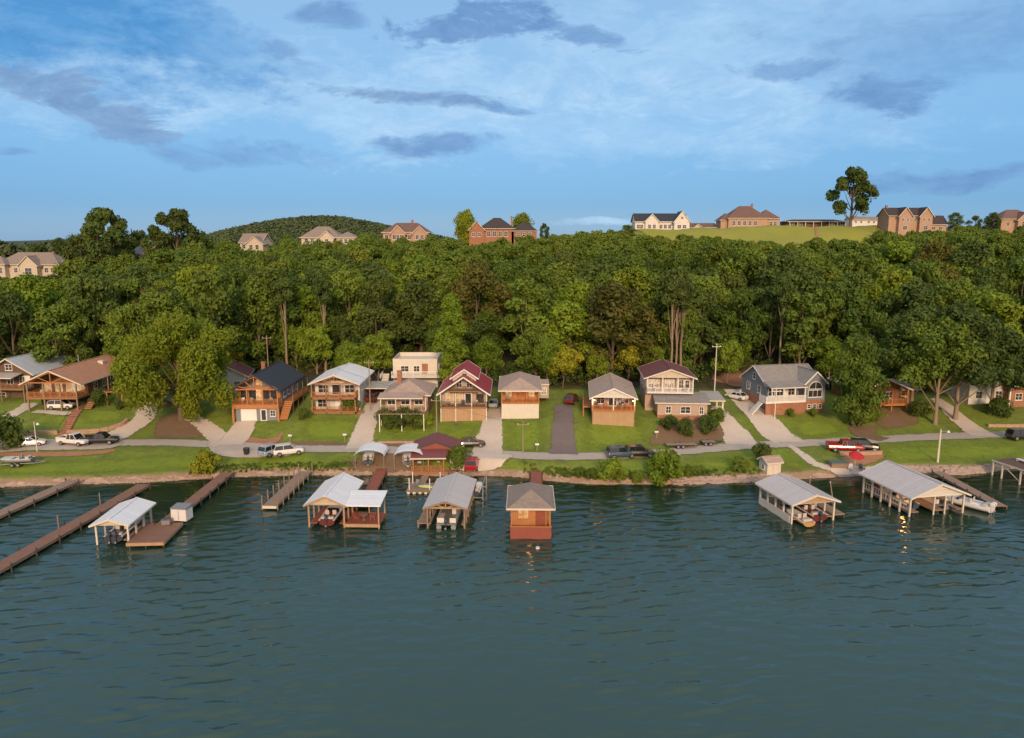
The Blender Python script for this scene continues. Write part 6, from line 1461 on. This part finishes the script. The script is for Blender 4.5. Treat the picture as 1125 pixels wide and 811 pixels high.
mailbox(319, 486, 'small white mailbox on the verge below the orange timber house'); mailbox(379, 485, 'small white mailbox on the verge left of the concrete drive'); mailbox(590, 496, 'small white mailbox on the lawn left of the dark asphalt drive'); mailbox(721, 482, 'small white marker post at the edge of the planted bank')
p = G(271, 500); o = thing('rubbish_bin', 'black wheeled rubbish bin standing on the parking area near the plank walkway', 'bin', (p.x, p.y, p.z + .1)); m = MB(); m.hexa([(-.3, -.3, .05), (.3, -.3, .05), (.3, .3, .05), (-.3, .3, .05)], [(-.38, -.4, 1.0), (.38, -.4, 1.0), (.38, .4, 1.0), (-.38, .4, 1.0)]); m.build('body', 'rubber', o); m = MB(); m.box(-.4, -.43, 1.0, .4, .43, 1.1); m.build('lid', 'boat_dark', o); [wheel(o, x_, .32, .12, .06) for x_ in (-.25, .25)]
# umbrella terrace
p = G(939, 514); o = thing('patio_umbrella', 'bright red patio umbrella tilted over the pale shore terrace', 'umbrella', (p.x, p.y, p.z)); m = MB(); m.tube((0, 0, 0), (0, 0, 2.5), .04); m.build('pole', 'white_paint', o)
m = MB(); vs = [(1.15 * math.cos(i * math.pi / 4), 1.15 * math.sin(i * math.pi / 4) - .2, 2.0 + .35 * math.sin(i * math.pi / 4)) for i in range(8)] + [(0, 0, 2.75)]; m.add(vs, [(i, (i + 1) % 8, 8) for i in range(8)]); m.add([(v[0], v[1], v[2] - .03) for v in vs], [((i + 1) % 8, i, 8) for i in range(8)]); m.build('canopy', 'fabric_red', o)
p = G(923, 515); o = thing('covered_hot_tub', 'low green covered hot tub left of the red umbrella', 'hot tub', (p.x, p.y, p.z + .1)); m = MB(); m.box(-1.3, 0, 0, 1.3, 1.8, .6); m.build('tub', 'weathered_planks', o); m = MB(); m.box(-1.36, -.05, .6, 1.36, 1.86, .78); m.build('cover', 'tarp_green', o, bevel=.06)
p = G(947, 518); chair(p.x, p.y, p.z + .12, R(20), 'dark chair on the terrace right of the red umbrella', mat='boat_dark'); p = G(934, 518); chair(p.x, p.y, p.z + .12, R(-30), 'pale chair on the terrace under the red umbrella', mat='white_gel')
# retaining walls
def rwall(name, label, pts, h, th, mat, up=0.1):
    q = gpts(pts); q = smooth_line(q, 3); o = None; m = MB()
    for a, b in zip(q[:-1], q[1:]):
        dx, dy = b[0] - a[0], b[1] - a[1]; l = math.hypot(dx, dy); nx_, ny_ = -dy / l * th / 2, dx / l * th / 2
        za, zb = gz(*a), gz(*b)
        m.hexa([(a[0] - nx_, a[1] - ny_, za - .6), (b[0] - nx_, b[1] - ny_, zb - .6), (b[0] + nx_, b[1] + ny_, zb - .6), (a[0] + nx_, a[1] + ny_, za - .6)], [(a[0] - nx_, a[1] - ny_, za + h), (b[0] - nx_, b[1] - ny_, zb + h), (b[0] + nx_, b[1] + ny_, zb + h), (a[0] + nx_, a[1] + ny_, za + h)])
    tag(m.build(name, mat), label, 'wall')
rwall('retaining_wall', 'long low pinkish block retaining wall left of the lodge steps', [(-20, 479), (30, 478), (64, 477)], .7, .5, 'pale_brick')
rwall('retaining_wall', 'curved low pinkish block retaining wall between the lodge steps and the drive', [(74, 477), (110, 475), (132, 469), (140, 464)], .7, .5, 'pale_brick')
rwall('retaining_wall', 'low concrete wall in front of the lodge carport', [(36, 458), (78, 457)], .5, .35, 'drive_concrete')
rwall('retaining_wall', 'low stone wall along the terrace beside the umbrella', [(922, 500), (945, 500), (968, 499)], .6, .6, 'pale_brick')
rwall('retaining_wall', 'low pale garden wall at the right before the brick house', [(1085, 469), (1130, 469)], .5, .4, 'pale_brick')
rwall('retaining_wall', 'low pinkish kerb wall along the road below the brown cottage', [(415, 487), (450, 487), (478, 488)], .35, .4, 'pale_brick')
p = G(68, 480); q = G(88, 448); o = thing('garden_steps', 'long brick garden stairway rising from the road to the lodge', 'steps', (p.x, p.y, 0)); m = MB(); 
for i in range(16):
    a = p.lerp(q, i / 16); b = p.lerp(q, (i + 1) / 16); m.box(a.x - p.x - .8, a.y - p.y, gz(a.x, a.y) - .4, a.x - p.x + .8, b.y - p.y, gz(b.x, b.y) + .12)
m.build('treads', 'brick', o); m = MB(); m.beam((-.9, 0, p.z + 1), (q.x - p.x - .9, q.y - p.y, q.z + 1), .07); m.build('handrail', 'brown_siding', o)
# bushes and garden plants
proto('bush0', 2.2, 1.5, .2, 6, 5, 90, .12, (.4, .7), .06, mat='leaf_dark'); proto('bush1', 2.2, 1.5, .2, 6, 5, 90, .12, (.4, .7), .06, mat='leaf_olive'); proto('bush2', 2.0, 1.4, .2, 6, 5, 90, .12, (.4, .6), .06, mat='leaf_bright')
def bush(k, px, py, s, label, sz=None): p = G(px, py); return tree('bush%d' % k, p.x, p.y, s, 'shrub', label, z=p.z - .1, sz=sz, cat='shrub')
bush(2, 671, 530, 1.5, 'bright green rounded bush on the bank, the left of the two large shore bushes'); bush(2, 732, 530, 1.9, 'largest bright green bush on the bank behind the waterline', 2.1); bush(1, 700, 530, .8, 'low olive bush between the two large shore bushes')
bush(1, 650, 526, .7, 'small olive bush left of the large shore bushes'); bush(1, 637, 523, .6, 'smallest olive bush at the left end of the shore bush row'); bush(1, 757, 522, .7, 'ragged olive bush right of the largest shore bush'); bush(1, 769, 519, .5, 'low thin bush at the right end of the shore bush row')
bush(0, 734, 472, .9, 'dark green shrub on the planted bank below the peach house, left'); bush(0, 752, 479, .95, 'dark upright shrub on the planted bank, nearest the road', 1.3); bush(0, 778, 475, 1.2, 'dark rounded shrub at the right of the planted bank', 1.2); bush(1, 788, 463, 1.0, 'olive shrub beside the carport of the peach house')
bush(1, 738, 466, .7, 'olive shrub against the brick base of the peach house'); bush(0, 112, 446, 1.3, 'wide dark shrub before the right wall of the lodge'); bush(0, 132, 449, .7, 'dark shrub by the orange pergola posts', ); bush(0, 143, 449, .6, 'dark shrub between pergola and garage')
bush(0, 426, 469, 1.3, 'dark hedge shrub at the left under the pergola of the brown cottage'); bush(0, 441, 470, 1.4, 'dark hedge shrub at the middle under the pergola of the brown cottage'); bush(0, 455, 470, 1.3, 'dark hedge shrub at the right under the pergola of the brown cottage'); bush(2, 466, 468, 1.0, 'yellow green shrub right of the brown cottage hedge')
bush(1, 503, 513, 1.3, 'leafy shrub standing between the maroon pavilion and the red car', 1.4); bush(1, 385, 452, 1.2, 'leafy shrub at the right front of the silver roofed house'); bush(0, 335, 460, .8, 'small dark shrub at the left front of the silver roofed house'); bush(0, 836, 508, .9, 'dark little bush at the corner of the beige shed', 1.3); bush(1, 813, 518, 1.0, 'scrubby bush near the water left of the beige shed')
bush(0, 2, 494, 2.3, 'dark bush at the left edge beside the road'); bush(1, 960, 462, 1.0, 'small shrub in the garden of the log cabin'); bush(0, 1010, 458, 1.2, 'dark shrub under the tall trees beside the cabin'); bush(0, 1095, 458, 1.5, 'dark shrub in front of the pale house at the right'); bush(1, 868, 457, .6, 'tiny shrub left of the brick basement of the grey house'); bush(1, 893, 457, .6, 'tiny shrub at the right of the brick basement of the grey house')
p = G(226, 516); proto('pampas', 1.6, 1.6, .1, 6, 5, 90, .14, (.35, .6), .05, mat='leaf_yellow'); tree('pampas', p.x, p.y, 1.5, 'grass_clump', 'yellowish clump of tall grass on the bank beside the plank walkway', z=p.z, cat='grass clump', trunk=False)
# reeds / weeds along the bank
P = []
for k in range(800):
    px = random.choice([random.uniform(575, 840), random.uniform(205, 385), random.uniform(600, 780)]); x = W(px, 527).x; y = lerp_tab(SHORE, x) + random.uniform(.8, 2.6); P.append((x, y, gz(x, y) + .05, random.uniform(.12, .32)))
o = bpy.data.objects.new('bank_weeds', quads_mesh('bank_weeds', leaves_np(P, 26, .10), 'leaf_olive')); COL.objects.link(o); tag(o, 'rough weeds and grasses along the top of the bank', 'weeds', kind='stuff')

# ================================================================== single trees one can tell apart
proto('oak', 15.5, 9.6, 1.2, 22, 12, 150, .23, (1.1, 1.9), .45, mat='leaf_oak', spread=(.4, 1.0), lob=(.24, .38)); p = G(200, 461); tree('oak', p.x, p.y, 1.04, 'lawn_tree', 'huge spreading bright green tree on the lawn left of the orange timber house', z=p.z, sz=1.2)
proto('dense', 14, 3.9, .1, 14, 10, 120, .24, (.9, 1.4), .35, mat='leaf_olive', narrow=.35); p = G(938, 469); tree('dense', p.x, p.y, 1.12, 'lawn_tree', 'dense green conical tree standing between the grey house and the log cabin', z=p.z, sz=1.18)
proto('big0', 19, 6.5, 6.5, 14, 9, 110, .27, (1.0, 1.7), .27, mat='leaf_olive', bark='pale_bark', narrow=.1, spread=(.4, .95), lob=(.24, .4)); proto('big1', 19, 7.0, 5.5, 13, 10, 110, .27, (1.0, 1.7), .28, mat='leaf_dark', bark='pale_bark', spread=(.4, .95), lob=(.24, .4))
for px, py, k, s, l in ((1001, 449, 'big1', 1.1, 'tall dark tree with pale trunk rising in front of the log cabin'), (1027, 466, 'big0', 1.1, 'tall olive tree with straight pale trunk right of the log cabin'), (1049, 461, 'big1', 1.2, 'tall spreading dark tree with leaning pale trunk above the right drive'), (1088, 452, 'big1', 1.05, 'broad dark tree hiding the pale house at the right')):
    p = G(px, py); tree(k, p.x, p.y, s, 'tall_tree', l, z=p.z, sz=s * (.92 if px != 1088 else .8))
proto('ivy', 19, 3.3, 1.0, 14, 9, 110, .24, (.8, 1.3), .3, mat='leaf_ivy', narrow=.2); p = G(496, 432); tree('ivy', p.x, p.y + 2, 1, 'ivy_clad_tree', 'narrow bright green ivy clad tree behind the red roofed house', z=gz(p.x, p.y + 2), sz=1.0)
proto('yellow', 6.5, 3.4, 2.6, 8, 7, 80, .22, (.6, 1.0), .12, mat='leaf_yellow'); p = WY(690, 422, 150); tree('yellow', p.x, 150, 1.1, 'small_tree', 'small bright yellow leaved tree between the board skirted cottage and peach house', sz=1.25)
proto('light', 9, 3.4, 2.5, 9, 7, 80, .22, (.7, 1.1), .14, mat='leaf_bright', bark='pale_bark'); 
for px, y, s, l in ((388, 146, 1.0, 'light green tree behind the silver roofed house, left of a pair'), (418, 149, 1.15, 'light green tree behind the flat carport, right of a pair'), (795, 149, .95, 'slim light green sapling behind the peach house carport')):
    x = (px - 562.5) / F * (y + 5); tree('light', x, y, s, 'small_tree', l)
x = (790 - 562.5) / F * 155
# bare pine trunks standing clear of the wood
proto('pine', 21, 2.2, 15, 5, 7, 80, .26, (.7, 1.2), .24, mat='leaf_dark', bark='pale_bark', bare=18)
for k, (px, y) in enumerate(((734, 150), (739, 151), (744, 150.5), (320, 158), (361, 160), (851, 156))):
    x = (px - 562.5) / F * (y + 5); tree('pine', x, y, 1, 'pine_tree', ('leftmost tall bare pine trunk of the three behind the peach house', 'middle tall bare pine trunk of the three behind the peach house', 'rightmost tall bare pine trunk of the three behind the peach house', 'pale bare trunked pine at the wood edge above the orange timber house', 'slim bare trunked pine at the wood edge above the silver roofed house', 'pale bare trunked pine behind the grey house')[k])
# skyline trees
proto('lone', 17, 6.4, 3.0, 14, 10, 60, .36, (.8, 1.3), .35, mat='leaf_dark', spread=(.4, 1.0), lob=(.2, .34))
x = (913 - 562.5) / F * 352; tree('lone', x, 338, 1.6, 'lone_tree', 'tall dark lone tree with uneven crown standing alone on the meadow ridge', sz=(WY(913, 183, 338).z - gz(x, 338)) / 17)
proto('round', 9, 4.8, .8, 9, 11, 60, .3, (1.2, 1.8), .3, mat='leaf_oak', spread=(.2, .5), lob=(.45, .55))
SK = [(110, 228, 1.75, 'lone', 'tall dark tree with open crown, left of the two on the left skyline', 270), (191, 229, 1.5, 'lone', 'tall dark tree with open crown, right of the two on the left skyline', 276), (86, 254, 1.2, 'wood4', 'dark tree left of the tall open crowned tree on the left skyline', 272),
      (134, 254, 1, 'wood2', 'dark tree between the two tall skyline trees at left, nearer the left one', 275), (152, 250, 1, 'wood4', 'rounded dark tree midway between the two tall skyline trees at left', 292), (170, 253, 1, 'wood2', 'dark tree just left of the right tall skyline tree', 276),
      (206, 256, 1, 'wood4', 'dark rounded tree right of the tall skyline trees', 280), (66, 263, 1.1, 'wood2', 'small dark tree behind the large cream villa', 300), (42, 265, 1, 'wood4', 'lowest dark tree behind the large cream villa', 305), (224, 262, 1, 'wood0', 'second dark rounded tree right of the tall skyline trees', 285),
      (510, 235, 1.25, 'round', 'round bright tree left of the long red brick house on the ridge', 328), (573, 237, 1.2, 'round', 'round bright tree behind the long red brick house on the ridge', 345), (598, 246, .45, 'wood2', 'small dark cone tree right of the long red brick house', 325),
      (405, 256, .8, 'wood3', 'rounded tree right of the pale hip roofed house on the ridge', 308), (248, 262, .8, 'wood0', 'rounded tree left of the small cream ridge house', 293), (314, 258, .8, 'wood3', 'rounded tree between the small cream and the pale hip roofed ridge houses', 298),
      (1050, 234, .6, 'wood2', 'small dark tree right of the twin gabled brick house', 325), (1073, 236, .55, 'wood4', 'dark tree second right of the twin gabled brick house', 322), (1092, 234, .7, 'wood2', 'dark tree beside the house at the right end of the ridge', 320), (690, 247, .7, 'wood3', 'low bush like tree left of the white farmhouse', 322)]
for px, top, s, k, l, Y in SK:
    p = WY(px, top, Y); z0 = gz(p.x, Y); tree(k, p.x, Y, s, 'skyline_tree', l, sz=max(.3, (p.z - z0) / PROTO[k][2]))

# porch and deck furniture
def porch_chairs(h, z, spots, where, mats):
    words = ('leftmost', 'second', 'third', 'fourth')
    for k, (x, y, r_) in enumerate(spots):
        q = toworld(h, x, y, z); chair(q[0], q[1], q[2], R(r_), '%s %s chair on %s' % (words[k] + ' from left' if k else 'leftmost', {'chair_paint': 'reddish', 'cushion': 'pale', 'boat_dark': 'dark', 'white_gel': 'white'}[mats[k % len(mats)]], where), mat=mats[k % len(mats)], name='porch_chair')
porch_chairs(hE, 2.7, [(-2.6, 1.2, 10), (-1.2, 1.1, -15), (2.4, 1.2, 5)], 'the balcony of the orange timber house', ['boat_dark', 'cushion'])
porch_chairs(hB, 2.6, [(-3.2, 2, 0), (-1.7, 2.1, 20), (2.6, 1.9, -20)], 'the porch of the brown roofed lodge', ['cushion', 'chair_paint'])
porch_chairs(hH, 2.55, [(-2.8, 1.1, 15), (-.2, 1.1, -10), (2.2, 1.1, 0)], 'the balcony of the red roofed house', ['cushion', 'boat_dark'])
porch_chairs(hJ, 2.7, [(-2.6, 1.6, 30), (-1.2, 1.5, 0), (1.2, 1.5, -20), (2.5, 1.6, 10)], 'the porch of the board skirted cottage', ['boat_dark', 'chair_paint'])
porch_chairs(hI, 2.55, [(-2.2, 1.2, 10), (1.3, 1.2, -10)], 'the glowing porch of the tan roofed cottage', ['boat_dark', 'chair_paint'])
porch_chairs(hK, 4.35, [(-5, 3.2, 0), (.4, 3.2, 10)], 'the long upper balcony of the peach house', ['boat_dark', 'cushion'])
porch_chairs(hM, 1.3, [(-3.8, 1.2, 0), (2.2, 1.2, 10)], 'the deck of the orange brown log cabin', ['chair_paint', 'cushion'])

# light small trees along the foot of the wood
for px, dy, k in ((150, -1, 'light'), (232, -2, 'light'), (262, 0, 'yellow'), (330, -1, 'light'), (352, -3, 'light'), (402, -2, 'yellow'), (535, -1, 'light'), (601, -1, 'light'), (618, -2, 'yellow'), (655, -2, 'light'), (716, -1, 'light'), (806, 2, 'light'), (905, -2, 'light'), (920, -3, 'light')):
    y = lerp_tab(LOW, px) + dy; x = (px - 562.5) / F * (y + 5)
    tree(k, x, y, random.uniform(.75, 1.15), 'small_tree', 'small light green tree growing at the foot of the dark wood' if k == 'light' else 'small yellow leaved tree growing at the foot of the dark wood', group='small light trees at the foot of the wood' if k == 'light' else 'small yellow trees at the foot of the wood')
